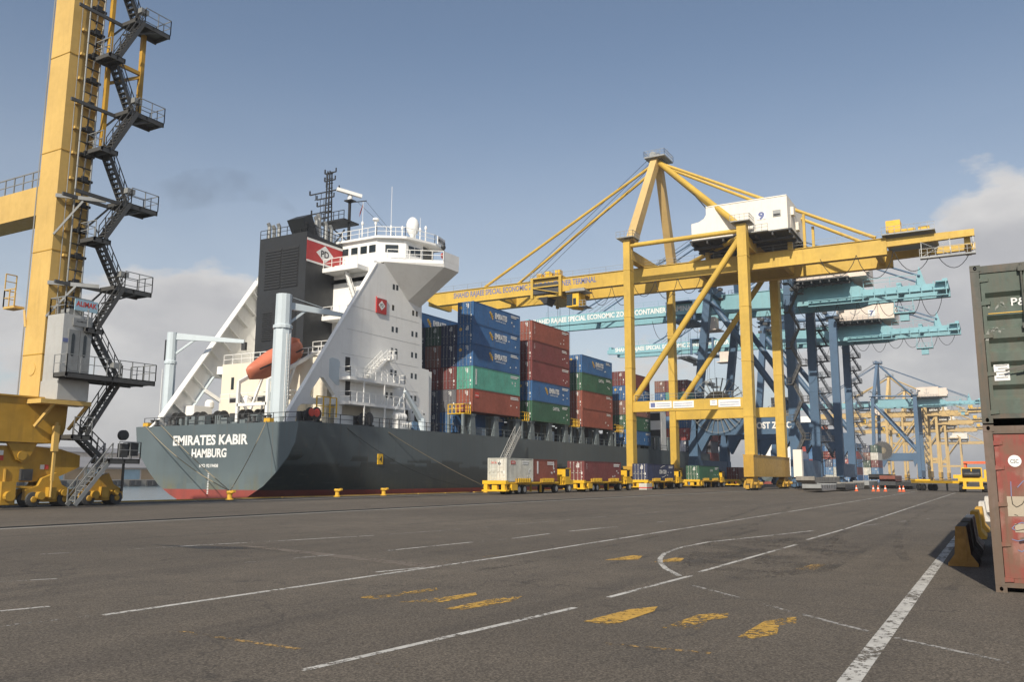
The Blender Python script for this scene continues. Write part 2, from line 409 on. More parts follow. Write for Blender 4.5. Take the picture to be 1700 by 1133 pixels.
def blotch(pts, mat, name='road_marking', z=0.005):
    P = [gnd(*p) for p in pts]
    tri = tessellate_polygon([[Vector((p[0], p[1], 0)) for p in P]])
    return struct(MB().add([(p[0], p[1], z) for p in P], [tuple(t) for t in tri]).build(name, mat))
strip([(3, 1.46), (34, 1.46)], 0.21, 'paint_white', world=True)
strip([(34, 1.46), (130, 1.5)], 0.12, 'paint_faint', world=True)
strip([(8.1, 11.35), (19, 10.95), (38, 10.9), (75, 10.9), (140, 10.9)], 0.13, 'paint_white', world=True)
for a, b, m in ([(500,1115),(955,1010),'paint_white'], [(1010,993),(1147,957),'paint_white'], [(1160,951),(1322,905),'paint_white'],
                [(1340,897),(1400,880),'paint_white'], [(1404,879),(1586,819),'paint_white'],
                [(382,937),(555,922),'paint_faint'], [(55,922),(300,908),'paint_faint'], [(300,908),(620,890),'paint_white'], [(620,890),(810,876),'paint_faint'],
                [(645,915),(785,901),'paint_white'], [(800,900),(850,895),'paint_faint'], [(850,872),(1100,850),'paint_faint'], [(945,883),(1025,875),'paint_white'],
                [(1080,869),(1120,865),'paint_faint'], [(850,895),(912,887),'paint_white'], [(0,1016),(82,1008),'paint_white'], [(0,1041),(150,1024),'paint_faint'],
                [(625,951),(705,943),'paint_white'], [(0,967),(95,962),'paint_faint'], [(1420,875),(1550,861),'paint_faint'], [(1105,850),(1440,824),'paint_faint']):
    strip([a, b], 0.11, m)
strip([(1150,973),(1300,1013),(1450,1052)], 0.09, 'paint_faint'); strip([(1485,1060),(1700,1107)], 0.09, 'paint_faint')
strip([(1128,957),(1105,945),(1096,935),(1096,928),(1103,920),(1130,910),(1175,901),(1280,890),(1350,882)], 0.12, 'paint_white', z=0.006)
for p in ([(968,1033),(1045,1013),(1092,1008),(1086,1016),(1030,1035),(1010,1038)],
          [(1097,1044),(1158,1022),(1210,1018),(1208,1027),(1176,1031),(1160,1047)],
          [(1225,1059),(1270,1032),(1322,1025),(1322,1036),(1294,1039),(1290,1054),(1250,1062)],
          [(592,993),(725,977),(727,981),(622,996)], [(662,1001),(742,992),(790,985),(792,989),(735,1001)],
          [(737,1012),(820,995),(868,991),(850,1000),(765,1014)],
          [(1003,931),(1050,923),(1067,924),(1060,930)], [(1080,935),(1120,927),(1136,928),(1130,933)]):
    blotch(p, 'paint_yellow')
blotch([(1320,946),(1350,937),(1372,937),(1352,948)], 'paint_yellow_faint')
for a, b in ([(920,1063),(1030,1072)], [(1030,1072),(1180,1086)], [(300,1050),(500,1080)], [(615,1100),(780,1125)], [(700,925),(780,922)], [(740,931),(840,922)]):
    strip([a, b], 0.10, 'paint_yellow_faint')
blotch([(395,907),(432,908),(764,943),(722,946)], 'patch', 'asphalt_area', 0.0045)
blotch([(250,905),(400,909),(440,913),(330,912)], 'asphalt_dark', 'asphalt_area', 0.0045)
M['tyre_mark'] = worn('tyre_mark', (0.078, 0.068, 0.057), 0.36)
def arc(p0, p1, p2, w=0.28):
    strip([tuple(Vector(p0).lerp(Vector(p1), t).lerp(Vector(p1).lerp(Vector(p2), t), t)) for t in [i/14 for i in range(15)]], w, 'tyre_mark', 'tyre_mark', 0.0036, True)
for d in (0, 1.9):
    arc((22, 1.9+d), (34, 4.4+d), (70, 4.0+d)); arc((14, 8+d), (30, 7.4+d), (60, 12.6+d)); arc((25, 20+d), (45, 17+d), (90, 24+d)); arc((18, 4+d), (22, 6.2+d), (34, 6.4+d), 0.35)
blotch([(1150,905),(1250,893),(1390,892),(1440,915),(1380,950),(1230,965),(1140,940)], 'tyre_mark', 'asphalt_stain', 0.0034)
strip([(30, 53.6), (260, 53.6)], 1.5, 'asphalt_dark', 'asphalt_area', 0.0043, True)  # darker strip between the seaward rail and the quay edge
strip([(20, 49.5), (260, 49.0)], 2.2, 'asphalt_dark', 'asphalt_area', 0.0043, True)  # darker strip on the landward side of the same rail

def water_mat():
    m, nt, p, o = new_mat('harbour_water'); g = NT(nt); v = g.coords((1, 1, 1), False)
    p.inputs['Base Color'].default_value = (0.05, 0.09, 0.10, 1); p.inputs['Roughness'].default_value = 0.18
    g.bump(g.noise(v, 0.9, 5), 0.5, 0.25, p); return m
M['water'] = water_mat()
struct(MB().add([(-300, QY, -2.4), (3200, QY, -2.4), (3200, 1600, -2.4), (-300, 1600, -2.4)], [(0, 1, 2, 3)]).build('water', 'water'))

# far side of the basin: quay, fenders, long shed
FY = 285
struct(MB().box(-200, 900, FY, FY+900, -8, 0.0).build('far_quay', 'concrete'))
for i in range(26):
    x = 150+i*7.5
    f = MB().box(x, x+4.6, FY-0.9, FY-0.003, -2.2, -0.25); f.m = 1; f.box(x+1.9, x+2.7, FY-1.1, FY-0.9, -2.0, -0.5)
    o = f.build('quay_fender', ['black', 'dark']); tag(o, 'black rubber fender on the far quay wall across the water', 'fender', 'fenders along the far quay')
sh = thing('warehouse', 'long low warehouse with blue and tan doors on the far quay across the water', 'warehouse', (230, FY+12, 0), None, True)
MB().box(60, 420, FY+12, FY+50, 0.002, 4.4).build('wall', 'shed_pale', sh)
for i in range(44):
    x = 64+i*8
    MB().box(x, x+7.2, FY+11.8, FY+12, 0.1, 3.9).build('door_panel', 'panel_blue' if i % 2 else 'panel_tan', sh)
MB().prism([(FY+10.5, 4.3), (FY+10.5, 4.7), (FY+31, 8.8), (FY+52, 4.7), (FY+52, 4.3)], 'x', 58, 422).build('roof', 'shed_roof', sh)
s2 = thing('warehouse', 'pale higher warehouse roof behind the long blue and tan shed', 'warehouse', (230, FY+90, 0), None, True)
MB().box(-40, 440, FY+90, FY+150, 0.002, 12).build('wall', 'shed_pale', s2)
MB().prism([(FY+89, 12), (FY+89, 12.4), (FY+120, 15.5), (FY+151, 12.4), (FY+151, 12)], 'x', -42, 442).build('roof', 'shed_roof', s2)

# bollards on the quay edge
def bollard():
    b = MB().lathe([(0.34, 0), (0.34, 0.06), (0.22, 0.1), (0.19, 0.42), (0.26, 0.52), (0.30, 0.62), (0.24, 0.72), (0.05, 0.74)], n=12)
    b.beam((0.0, -0.1, 0.58), (0.0, -0.52, 0.70), 0.26, 0.2); b.beam((0.0, -0.1, 0.58), (0.0, 0.30, 0.66), 0.22, 0.18)
    return b.build('bollard', 'bollard')
BX = [(38.5,'yellow mooring bollard at the quay edge left of the grey stern'), (49.5,'yellow mooring bollard with the stern ropes looped round it'),
      (62.5,'yellow mooring bollard below the aft end of the dark hull side'), (69.5,'larger looking yellow bollard below the yellow draught mark on the hull'),
      (89.3,'yellow mooring bollard holding the long rope beside the white container trailer')]
b0 = None
for x, lab in BX:
    o = bollard() if b0 is None else b0.copy()
    if b0 is None: b0 = o
    else: COL.objects.link(o)
    o.location = (x, QY-1.0, 0); o.scale = (1.0, 1.0, 1.0); tag(o, lab, 'bollard', 'bollards along the quay edge')

# ------------------------------------------------------------------ the container ship
CY = 69.6
def hull_mat(side=False):
    m, nt, p, o = new_mat('hull_side_grey' if side else 'hull_grey'); g = NT(nt); v = g.coords(rnd=False)
    sx = g.n('ShaderNodeSeparateXYZ'); g.l(v, sx.inputs[0])
    a = g.noise(v, 0.12, 5); b = g.noise(g.coords((1, 1, 0.25), False), 0.9, 7, 0.6); c2 = g.noise(g.coords((0.12, 0.12, 0.5), False), 1.0, 4)
    c = g.mix(g.mapr(a, 0.35, 0.65, 0, 1), (0.076, 0.100, 0.110), (0.100, 0.128, 0.139))
    c = g.mix(g.mapr(b, 0.52, 0.75, 0, 0.35), c, (0.07, 0.075, 0.07))
    # blocky repaint patches low on the side
    br = g.n('ShaderNodeTexBrick'); br.inputs['Scale'].default_value = 0.22; br.inputs['Mortar Size'].default_value = 0.0
    br.inputs['Color1'].default_value = (0, 0, 0, 1); br.inputs['Color2'].default_value = (1, 1, 1, 1); br.offset = 0.37
    cm = g.n('ShaderNodeCombineXYZ'); ad = g.n('ShaderNodeMath', operation='ADD'); g.l(sx.outputs['X'], ad.inputs[0]); g.l(sx.outputs['Y'], ad.inputs[1])
    g.l(ad.outputs[0], cm.inputs[0]); g.l(sx.outputs['Z'], cm.inputs[1]); g.l(cm.outputs[0], br.inputs['Vector'])
    low = g.mapr(sx.outputs['Z'], 1.6, 3.6, 1.0, 0.0)
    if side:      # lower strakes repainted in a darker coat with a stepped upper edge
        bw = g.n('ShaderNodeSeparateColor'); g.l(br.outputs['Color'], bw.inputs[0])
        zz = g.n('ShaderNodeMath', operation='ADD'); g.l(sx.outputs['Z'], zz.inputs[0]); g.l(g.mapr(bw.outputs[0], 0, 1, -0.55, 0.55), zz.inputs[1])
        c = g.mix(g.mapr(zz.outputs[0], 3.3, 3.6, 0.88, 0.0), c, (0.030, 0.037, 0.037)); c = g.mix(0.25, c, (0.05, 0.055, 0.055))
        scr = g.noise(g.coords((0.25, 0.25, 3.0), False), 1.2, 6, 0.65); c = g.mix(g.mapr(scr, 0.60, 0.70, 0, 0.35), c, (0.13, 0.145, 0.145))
    else: c = g.mix(g.mul(g.mul(low, br.outputs['Color']), 0.30), c, (0.15, 0.19, 0.19))
    scum = g.mul(g.mapr(sx.outputs['Z'], 0.4, 2.2, 1.0, 0.0), g.mapr(b, 0.42, 0.66, 0.0, 0.25 if side else 0.75)); c = g.mix(scum, c, (0.15, 0.14, 0.075))
    rs = g.noise(g.coords((2.6, 2.6, 0.07), False), 1.0, 5, 0.6); c = g.mix(g.mapr(rs, 0.60, 0.74, 0, 0.55), c, (0.115, 0.085, 0.06))
    # weld seams
    w = g.n('ShaderNodeTexWave'); w.inputs['Scale'].default_value = 0.105; w.inputs['Distortion'].default_value = 0.0; g.l(v, w.inputs['Vector'])
    c = g.mix(g.mapr(w.outputs['Fac'], 0.0, 0.012, 0.35, 0.0), c, (0.06, 0.065, 0.065))
    red = g.mapr(g.mix(0.04, sx.outputs['Z'], b), 0.50, 0.56, 1.0, 0.0)
    c = g.mix(red, c, g.mix(g.mapr(b, 0.4, 0.7, 0, 1), (0.27, 0.055, 0.042), (0.19, 0.05, 0.04)))
    g.l(c, p.inputs['Base Color']); p.inputs['Roughness'].default_value = 0.48
    g.bump(g.noise(g.coords((0.5, 0.5, 0.5), False), 0.7, 3), 0.25, 0.08, p); return m
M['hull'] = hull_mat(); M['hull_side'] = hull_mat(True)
ship = thing('container_ship', 'grey hulled container ship with white superstructure, its stern towards the viewer', 'ship', (60.5, CY, 0), None, True)
zl = [-4, -2, -1, -0.07, 0.93, 2.25, 3.67, 5.08, 6.4, 7.1]
tb = [0.2, 0.8, 3.3, 5.7, 7.6, 9.2, 10.6, 11.5, 11.75, 11.85]
FULL = 12.45
def sm(t): t = max(0, min(1, t)); return t*t*(3-2*t)
def hb(X, i):
    z = zl[i]; full = FULL if z > -0.5 else FULL-0.7*(-0.5-z)
    ln = 5+13*(1-i/(len(zl)-1))
    t = sm((X-60.5)/ln*0.5+0.5)*2-1 if X < 60.5+ln else 1.0
    b = tb[i]+(full-tb[i])*t
    if X > 196:
        u = (X-196)/(36+z*0.5); b *= max(0.0, 1-u**2.2)
    return b
XS = [60.5, 61.2, 62, 63, 64.5, 66, 68, 70, 72.5, 75, 78, 84, 95, 115, 140, 170, 190, 200, 208, 215, 221, 226, 230, 233]
hm = MB(); nz_ = len(zl)
def top(X): return 7.1+max(0, (X-196))*0.06
for sgn in (-1, 1):
    b0_ = len(hm.v)
    for X in XS:
        for i in range(nz_):
            z = zl[i] if i < nz_-1 else top(X)
            hm.v.append((X + (0.5*z if X > 225 else 0), CY+sgn*hb(X, i), z))
    for k in range(len(XS)-1):
        for i in range(nz_-1):
            a = b0_+k*nz_+i; hm.f.append((a, a+1, a+nz_+1, a+nz_)); hm.mi.append(0)
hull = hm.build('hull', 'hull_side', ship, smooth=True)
tm = MB(); oc = [(CY-tb[i], zl[i]) for i in range(nz_)]+[(CY+tb[i], zl[i]) for i in reversed(range(nz_))]
tm.prism(oc, 'x', 60.38, 60.5); tm.build('transom', 'hull', ship)
dk = MB()
for k in range(len(XS)-1):
    a, b = XS[k], XS[k+1]; i = nz_-1
    dk.add([(a, CY-hb(a, i)+0.02, top(a)-0.06), (b, CY-hb(b, i)+0.02, top(b)-0.06), (b, CY+hb(b, i)-0.02, top(b)-0.06), (a, CY+hb(a, i)-0.02, top(a)-0.06)], [(0, 1, 2, 3)])
dk.build('deck', 'deckgrey', ship)
tx = MB(); letter(tx, 'EMIRATES KABIR', (60.36, 75.3, 4.98), (0, -1, 0), 1.05, 10.95, 0.035); tx.build('ship_name', 'ink_white', ship)
tx = MB(); letter(tx, 'HAMBURG', (60.36, 72.35, 3.72), (0, -1, 0), 0.92, 5.1, 0.035); tx.build('home_port', 'ink_white', ship)
tx = MB(); letter(tx, 'IMO 9219408', (60.36, 71.1, 2.72), (0, -1, 0), 0.36, 2.75, 0.03); tx.build('registry_number', 'ink_white', ship)
tx = MB()
for i in range(14): tx.box(60.34, 60.36, 69.55, 69.75, 0.1+i*0.16, 0.19+i*0.16)
tx.build('draught_marks', 'ink_white', ship)
yk = MB(); p = onY(632.5, 763, 57.0); yk.box(p[0]-0.42, p[0]+0.42, 57.06, 57.16, p[2]-0.55, p[2]+0.55); yk = yk.build('tug_mark', 'yellow_bright', ship)
kb = MB(); kb.prism([(p[0]-0.2, p[2]-0.1), (p[0]+0.15, p[2]+0.35), (p[0]+0.2, p[2]-0.35), (p[0], p[2]-0.05)], 'y', 57.04, 57.058); kb.build('pictogram', 'ink_black', yk)

# stern rail, mooring gear
r = MB(); r.rail([(60.9, CY-11.2, 7.05), (60.9, CY+11.2, 7.05)], 1.0, 1.6, 0.028); r.build('stern_railing', 'dark', ship)
r = MB(); r.rail([(61.2, 57.9, 7.05), (66, 57.5, 7.05), (72, 57.3, 7.05), (79, 57.3, 7.05), (89, 57.3, 7.05)], 1.0, 1.8, 0.028); r.build('side_railing', 'dark', ship)
def winch(x, y, s=1.0):
    w = MB(); w.lathe([(0.75*s, -0.75*s), (0.75*s, -0.68*s), (0.34*s, -0.66*s), (0.34*s, 0.1*s), (0.75*s, 0.12*s), (0.75*s, 0.2*s), (0.3*s, 0.22*s), (0.3*s, 0.8*s), (0.45*s, 0.82*s), (0.45*s, 0.9*s)], (x, y, 7.05+0.95*s), 14, 'y')
    w.box(x-0.6*s, x+0.6*s, y-1.0*s, y+1.15*s, 7.05, 7.05+0.28*s); w.box(x-0.25*s, x+0.25*s, y-1.0*s, y-0.8*s, 7.05, 7.05+1.1*s); w.box(x-0.5*s, x+0.55*s, y+0.95*s, y+1.6*s, 7.05+0.2*s, 7.05+1.3*s)
    w.build('mooring_winch', 'dark', ship)
for x, y in ((63.0, 78.2), (63.2, 75.0), (63.0, 71.6), (63.0, 67.9), (63.3, 66.0)): winch(x, y)
for px in (520, 608):
    X = onY(px, 700, 58.6)[0]; winch(X, 58.9, 0.95)
fl = MB()
for y in (79.2, 76.4, 64.6, 62.5): 
    fl.box(60.6, 61.3, y-0.55, y+0.55, 7.05, 7.25)
    for dy in (-0.35, 0.35): fl.lathe([(0.2, 7.2), (0.16, 7.7), (0.24, 7.75), (0.24, 7.85)], (60.95, y+dy, 0), 8)
    fl.cut()
fl.build_each('fairlead', 'dark', ship)
for y in (79.9, 61.9): MB().box(60.34, 60.9, y-0.4, y+0.4, 7.12, 7.5).build('roller', 'bollard', ship)
rm = MB(); 
for i in range(40):
    x, y = 61.8+random.random()*2.5, 62+random.random()*16; h = 0.3+random.random()*0.9; w = 0.15+random.random()*0.35
    rm.box(x-w, x+w, y-w, y+w, 7.04, 7.04+h).cut()
rm.build_each('deck_gear', 'deckgrey', ship)
# life rings, rafts
for px, py in ((515, 699), (524, 697)):
    p = onY(px, py, 57.5); MB().lathe([(0.30, -0.06), (0.40, -0.03), (0.40, 0.03), (0.30, 0.06)], (p[0], 57.35, 8.0), 14, 'y').build('life_ring', 'ink_red', ship)
for px, py, mt in ((663, 697, 'white'), (671, 707, 'white')):
    p = onY(px, py, 58.4); c = MB(); x = p[0]; z = 7.6 if py > 700 else 8.5
    c.lathe([(0.3, -0.95), (0.46, -0.85), (0.46, 0.85), (0.3, 0.95)], (x, 58.4, z), 14, 'x')
    for d in (-0.5, 0.0, 0.5): c.lathe([(0.49, d-0.04), (0.49, d+0.04)], (x, 58.4, z), 14, 'x')
    c.box(x-0.8, x+0.8, 58.0, 58.8, 7.05, z-0.4); c.build('life_raft', mt, ship)
p = onY(690, 705, 58.6); MB().hull([(p[0]-0.9, 58.2, 7.1), (p[0]+0.9, 58.2, 7.1), (p[0]+0.9, 59.2, 7.1), (p[0]-0.9, 59.2, 7.1), (p[0]-0.4, 58.7, 8.3), (p[0]+0.5, 58.7, 8.2)]).build('tarpaulin', 'blue', ship)

# --- superstructure: side fins (the near one carries windows, the far one shows its ribbed inside)
FZ = 60.0
slot_h = [onY(u, v, FZ)[0::2] for u, v in ((532, 626), (537, 627), (556, 656), (556, 660), (519, 661), (514.5, 657), (516, 650))]
low_o = [onY(u, v, FZ)[0::2] for u, v in ((567, 690), (568, 676), (573, 673), (607, 673), (614, 677), (616, 692))]
outer = [onY(u, v, FZ)[0::2] for u, v in ((479, 688), (481, 684), (627, 437), (700, 441), (700.5, 612), (712, 615), (712, 706))]
outer = [(outer[0][0]-0.3, 7.0)]+outer[1:-1]+[(outer[-1][0], 7.0)]
# open mooring deck arch under the fin
arch = [onY(u, v, FZ)[0::2] for u, v in ((561, 672), (500, 671), (494, 676), (490, 688))]
xa0 = arch[-1][0]; xa1 = arch[0][0]
outer2 = [outer[0], (xa0, 7.0), arch[2], arch[1], arch[0], (xa1, 7.0)]
fin_outline = [outer[1], outer[2], outer[3], outer[4], outer[5], outer[6], (xa1, 7.0), arch[0], arch[1], arch[2], (xa0, 7.0), (outer[0][0], 7.0)]
def fin(y0, y1): return MB().prism(fin_outline, 'y', y0, y1, [slot_h, low_o])
nf = fin(FZ, FZ+0.45).build('side_wall', 'white', ship)
e = MB()      # bright flange along the sloping edge
a, b = outer[1], outer[2]
e.beam((a[0]-0.12, FZ+0.2, a[1]), (b[0]-0.12, FZ+0.2, b[1]), 0.5, 0.16); e.build('flange', 'white', nf)
FF = 2*CY-FZ
dl = Vector((b[0]-a[0], b[1]-a[1])).normalized(); nl = Vector((dl.y, -dl.x)); dp = 2.3
a2 = (a[0]+nl.x*dp, a[1]+nl.y*dp); b2 = (b[0]+nl.x*dp, b[1]+nl.y*dp)
fo = [(a[0]-1.2, 7.0), (a[0], a[1]), (b[0], b[1]), outer[3], outer[4], outer[5], (outer[6][0], 7.0), (74.2, 7.0), (74.2, 13.2), (b2[0]-1.0-(b2[1]-13.2)*0.0, 13.2)]
k_ = (13.2-a2[1])/(b2[1]-a2[1]); m2 = (a2[0]+(b2[0]-a2[0])*k_, 13.2)
fo = fo[:9]+[m2, (a2[0], a2[1]), (a2[0]+0.2, 7.0)]
ff = MB().prism(fo, 'y', FF-0.35, FF).build('side_wall', 'white', ship)
e = MB(); e.beam((a[0]-0.12, FF-0.45, a[1]), (b[0]-0.12, FF-0.45, b[1]), 0.9, 0.14); e.build('flange', 'white', ff)
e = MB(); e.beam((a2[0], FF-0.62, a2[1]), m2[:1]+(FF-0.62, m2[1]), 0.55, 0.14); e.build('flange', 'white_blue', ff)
for i in range(1, 11):
    t = i/11; x, z = a[0]+(b[0]-a[0])*t, a[1]+(b[1]-a[1])*t
    MB().beam((x, FF-0.6, z), (x+nl.x*dp, FF-0.6, z+nl.y*dp), 0.5, 0.07, up=(dl.x, 0, dl.y)).build('rib', 'white', ff)
for u, v in ((653.7,476.7),(659.4,478),(685.9,485.3),(692.3,487.8),(652.5,511.3),(685.9,520),(691.8,521.4),(651.8,547),(658.5,548.3),(684.6,554.6),(691.2,556),
             (650.7,582.6),(657.7,584),(684,589.6),(690.5,590.9),(649.7,618.6),(656.6,620),(683.5,624.3),(690,625.6),(642,656.3),(649.7,657),(682.5,662),(689.3,662)):
    x, _, z = onY(u, v, FZ)
    w = MB().box(x-0.20, x+0.20, FZ-0.012, FZ-0.002, z-0.32, z+0.32).build('window', 'glass', nf)
pl = MB()
for v_ in (527.5, 565, 604, 647): 
    z = onY(660, v_, FZ)[2]; pl.box(71.5 + (26-z)*(-0.25), 82.6, FZ-0.012, FZ-0.002, z-0.018, z+0.018)
pl.build('plate_seam', 'alu', nf)
s0 = onY(623.5, 519, FZ); s1 = onY(640.5, 497, FZ)
sg = MB().box(s0[0], s1[0], FZ-0.16, FZ-0.013, s0[2], s1[2]).build('company_sign', 'band_red', nf)
cx_, cz_ = (s0[0]+s1[0])/2, (s0[2]+s1[2])/2
dm = MB().prism([(cx_-0.62, cz_), (cx_, cz_-0.55), (cx_+0.62, cz_), (cx_, cz_+0.55)], 'y', FZ-0.172, FZ-0.161)
dm.box(s0[0], s1[0], FZ-0.172, FZ-0.161, s1[2]-0.14, s1[2]); dm.build('emblem', 'ink_white', sg)
letter(MB(), 'PD', (cx_, FZ-0.175, cz_-0.2), (1, 0, 0), 0.4, 0.55, 0.02, center=True).build('letters', 'ink_black', sg)
# recess panel and balconies
rp = [onY(u, v, FZ)[0::2] for u, v in ((546, 626), (547, 596), (551, 594), (561, 597), (564, 601), (563, 640), (558, 640))]
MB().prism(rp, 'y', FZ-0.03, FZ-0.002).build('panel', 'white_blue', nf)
for v0, u0, u1, dep in ((626, 563, 655, 1.5), (667, 563, 655, 1.5)):
    A = onY(u0, v0, FZ); B = onY(u1, v0+6, FZ); z = A[2]
    bb = MB().box(A[0], B[0], FZ-dep, FZ, z-0.32, z).build('balcony', 'white', ship)
    r = MB(); r.rail([(A[0], FZ-0.05, z), (A[0], FZ-dep, z), (B[0], FZ-dep, z), (B[0], FZ-0.05, z)], 1.05, 1.1, 0.03); r.build('railing', 'white', bb)
    r = MB()
    for t in (0.25, 0.62, 1.0): r.box(A[0]+(B[0]-A[0])*t-0.06, A[0]+(B[0]-A[0])*t+0.06, FZ-dep, FZ-dep+0.12, z-2.6, z-0.32).cut()
    r.build_each('post', 'white', bb)
p, q = onY(603, 627, FZ), onY(632, 597, FZ)
st = MB().stair((p[0], FZ-1.0, p[2]), (q[0], FZ-1.0, q[2]), (0, 0.8, 0), 10, True, 0.05, 0.03).build('outer_stair', 'white', ship)
bx = MB().box(q[0], q[0]+1.3, FZ-1.3, FZ, q[2]-0.15, q[2]); bx.rail([(q[0]+1.3, FZ-0.05, q[2]), (q[0]+1.3, FZ-1.3, q[2]), (q[0], FZ-1.3, q[2])], 1.05, 0.7, 0.03); bx.build('stair_landing', 'white', ship)
for u, v in ((577, 604), (577, 643), (674, 691), (691, 694)):
    x, _, z = onY(u, v, FZ); MB().box(x-0.38, x+0.38, FZ-0.02, FZ-0.002, z-0.9, z+0.7).build('doorway', 'black', nf)
for u, v in ((679, 691), (698, 694)):
    x, _, z = onY(u, v, FZ); d_ = MB().box(x-0.34, x+0.34, FZ-0.5, FZ-0.45, z-0.9, z+0.8).build('open_door', 'white', nf)
    MB().lathe([(0.13, -0.012), (0.13, 0.0)], (x, FZ-0.5, z+0.4), 10, 'y').build('porthole', 'glass', d_)
# main accommodation block between the fins
ac = MB().box(74.2, 82.75, FZ+0.45, FF-0.36, 7.0, 26.34).build('accommodation_block', 'white', ship)
MB().box(82.76, 86.0, 60.46, FF-0.6, 7.0, 14.7).build('forward_house', 'white', ship)
# lower cream deckhouse aft, with rails
dh = MB().box(68.0, 74.2, 61.2, 77.2, 7.0, 14.55).build('deckhouse', 'cream', ship)
MB().box(66.4, 68.0, 64.0, 75.6, 7.0, 9.9).build('deckhouse_porch', 'cream', ship)
for y, z, w, h in ((75.4, 12.3, 0.45, 1.4), (70.4, 8.3, 0.5, 1.2), (66.5, 8.2, 0.5, 1.2)): MB().box(67.97 if z > 10 else 66.37, 68.0 if z > 10 else 66.4, y-w/2, y+w/2, z-h/2, z+h/2).build('window', 'glass', dh)
MB().box(67.98, 68.02, 69.3, 75.8, 10.0, 10.7).build('opening', 'black', dh)
r = MB(); r.rail([(68.1, 77.1, 14.55), (68.1, 61.3, 14.55)], 1.1, 1.4, 0.035); r.rail([(66.45, 75.5, 9.9), (66.45, 64.1, 9.9)], 1.0, 1.4, 0.035); r.build('railing', 'white', dh)
mh = MB()
for y, h in ((77.6, 3.4), (71.6, 3.6)): mh.lathe([(0.3, 7.0), (0.3, 7.0+h*0.7), (0.5, 7.0+h*0.75), (0.5, 7.0+h*0.92), (0.3, 7.0+h)], (66.8, y, 0), 12).cut()
mh.build_each('ventilator', 'white', ship)
# ties between far fin and deckhouse
t = MB(); t.box(64.4, 66.8, FF-2.0, FF-0.4, 8.4, 9.6); t.beam((66.5, FF-1, 11.5), (69.5, 77.0, 9.6), 0.4, 0.4); t.beam((68, 77.2, 13.9), (70.5, FF-0.4, 13.6), 1.2, 0.9); t.build('strut', 'white', ship)
# bridge with swept wings
def wingpoly(sgn):
    return [(x, CY+sgn*(CY-y)*-1) for x, y in ((75.3, 60.0), (79.5, 54.5), (82.7, 54.5), (84.0, 58.6))]
near = [(75.3, FZ), (79.5, 54.5), (82.7, 54.5), (83.6, 58.6)]
far = [(x, 2*CY-y) for x, y in near]
bpoly = near+far[::-1]
br = MB().prism(bpoly, 'z', 26.35, 26.75).build('bridge_deck', 'white', ship)
for P in (near, far):
    w = MB(); a_, b_, c_, d_ = P
    sgn = 1 if P is near else -1
    w.beam((b_[0], b_[1]+0.05*sgn, 27.3), (c_[0], c_[1]+0.05*sgn, 27.3), 0.1, 1.15); w.beam((c_[0], c_[1], 27.3), (d_[0], d_[1], 27.3), 0.1, 1.15)
    w.build('wing_bulwark', 'white', br)
    w = MB(); w.rail([(a_[0]+0.3, a_[1]-0.3*sgn, 26.75), (b_[0]-0.05, b_[1], 26.75)], 1.1, 1.2, 0.035); w.build('railing', 'white', br)
    hp = [(x, y, 26.36) for x, y in P]+[(80.2, P[0][1]+0.05*sgn, 22.6), (82.6, P[0][1]+0.05*sgn, 22.2), (82.8, P[0][1]+0.05*sgn, 26.36), (79.7, P[1][1], 26.0), (82.7, P[1][1], 26.0)]
    w = MB().hull(hp); w.build('wing_bracket', 'white', br)
# wheelhouse
wh = [(75.6, 61.3), (77.6, 58.6), (80.3, 58.2), (83.4, 58.7), (83.4, 2*CY-58.7), (80.3, 2*CY-58.2), (77.6, 2*CY-58.6), (75.6, 2*CY-61.3)]
wo = MB().prism(wh, 'z', 26.75, 29.35).build('wheelhouse', 'white', ship)
MB().prism([(75.2, 61.0), (77.2, 58.2), (81.5, 57.0), (84.2, 57.6), (84.2, 2*CY-57.6), (81.5, 2*CY-57.0), (77.2, 2*CY-58.2), (75.2, 2*CY-61.0)], 'z', 29.352, 29.6).build('roof', 'white', wo)
for y in (66.0, 64.6, 63.2, 61.9):
    MB().box(75.56, 75.598, y-0.48, y+0.48, 27.75, 28.65).build('window', 'glass', wo)
for t0, t1 in ((0.15, 0.42), ):
    A, B = Vector((75.6, 61.3, 0)), Vector((77.6, 58.6, 0)); n = Vector((-(61.3-58.6), -(77.6-75.6), 0)).normalized()*0.02
    P, Q = A.lerp(B, 0.3)+n, A.lerp(B, 0.75)+n; MB().beam((P.x, P.y, 28.2), (Q.x, Q.y, 28.2), 0.03, 0.9).build('window', 'glass', wo)
for x0, x1 in ((78.0, 78.9), (79.1, 80.2)):
    MB().beam((x0, 58.55-(x0-77.6)*0.148-0.02, 28.2), (x1, 58.55-(x1-77.6)*0.148-0.02, 28.2), 0.03, 0.95).build('window', 'glass', wo)
MB().beam((80.6, 58.2, 28.3), (83.2, 58.62, 28.3), 0.06, 1.7).build('window', 'glass', wo)
r = MB(); r.rail([(75.3, 78.0, 29.6), (75.3, 61.1, 29.6), (77.2, 58.4, 29.6), (81.5, 57.2, 29.6), (84.0, 57.7, 29.6)], 1.1, 1.3, 0.03); r.build('railing', 'white', wo)
bd = MB(); bd.beam((81.8, 57.0, 30.15), (84.0, 57.45, 30.15), 0.08, 1.0); bd = bd.build('name_board', 'white', wo)
letter(MB(), 'EMIRATES KABIR', (81.9, 56.95, 29.95), (1, 0.2, 0), 0.4, 2.2, 0.02).build('letters', 'ink_black', bd)
dmx = onY(685, 380, 60.5)
d = MB(); d.lathe([(0.35, 29.6), (0.3, 31.0), (0.62, 31.4), (0.78, 31.9), (0.78, 32.5), (0.6, 33.0), (0.3, 33.3), (0.03, 33.38)], (dmx[0], 60.5, 0), 18); d.build('satellite_dome', 'white', ship, smooth=True)
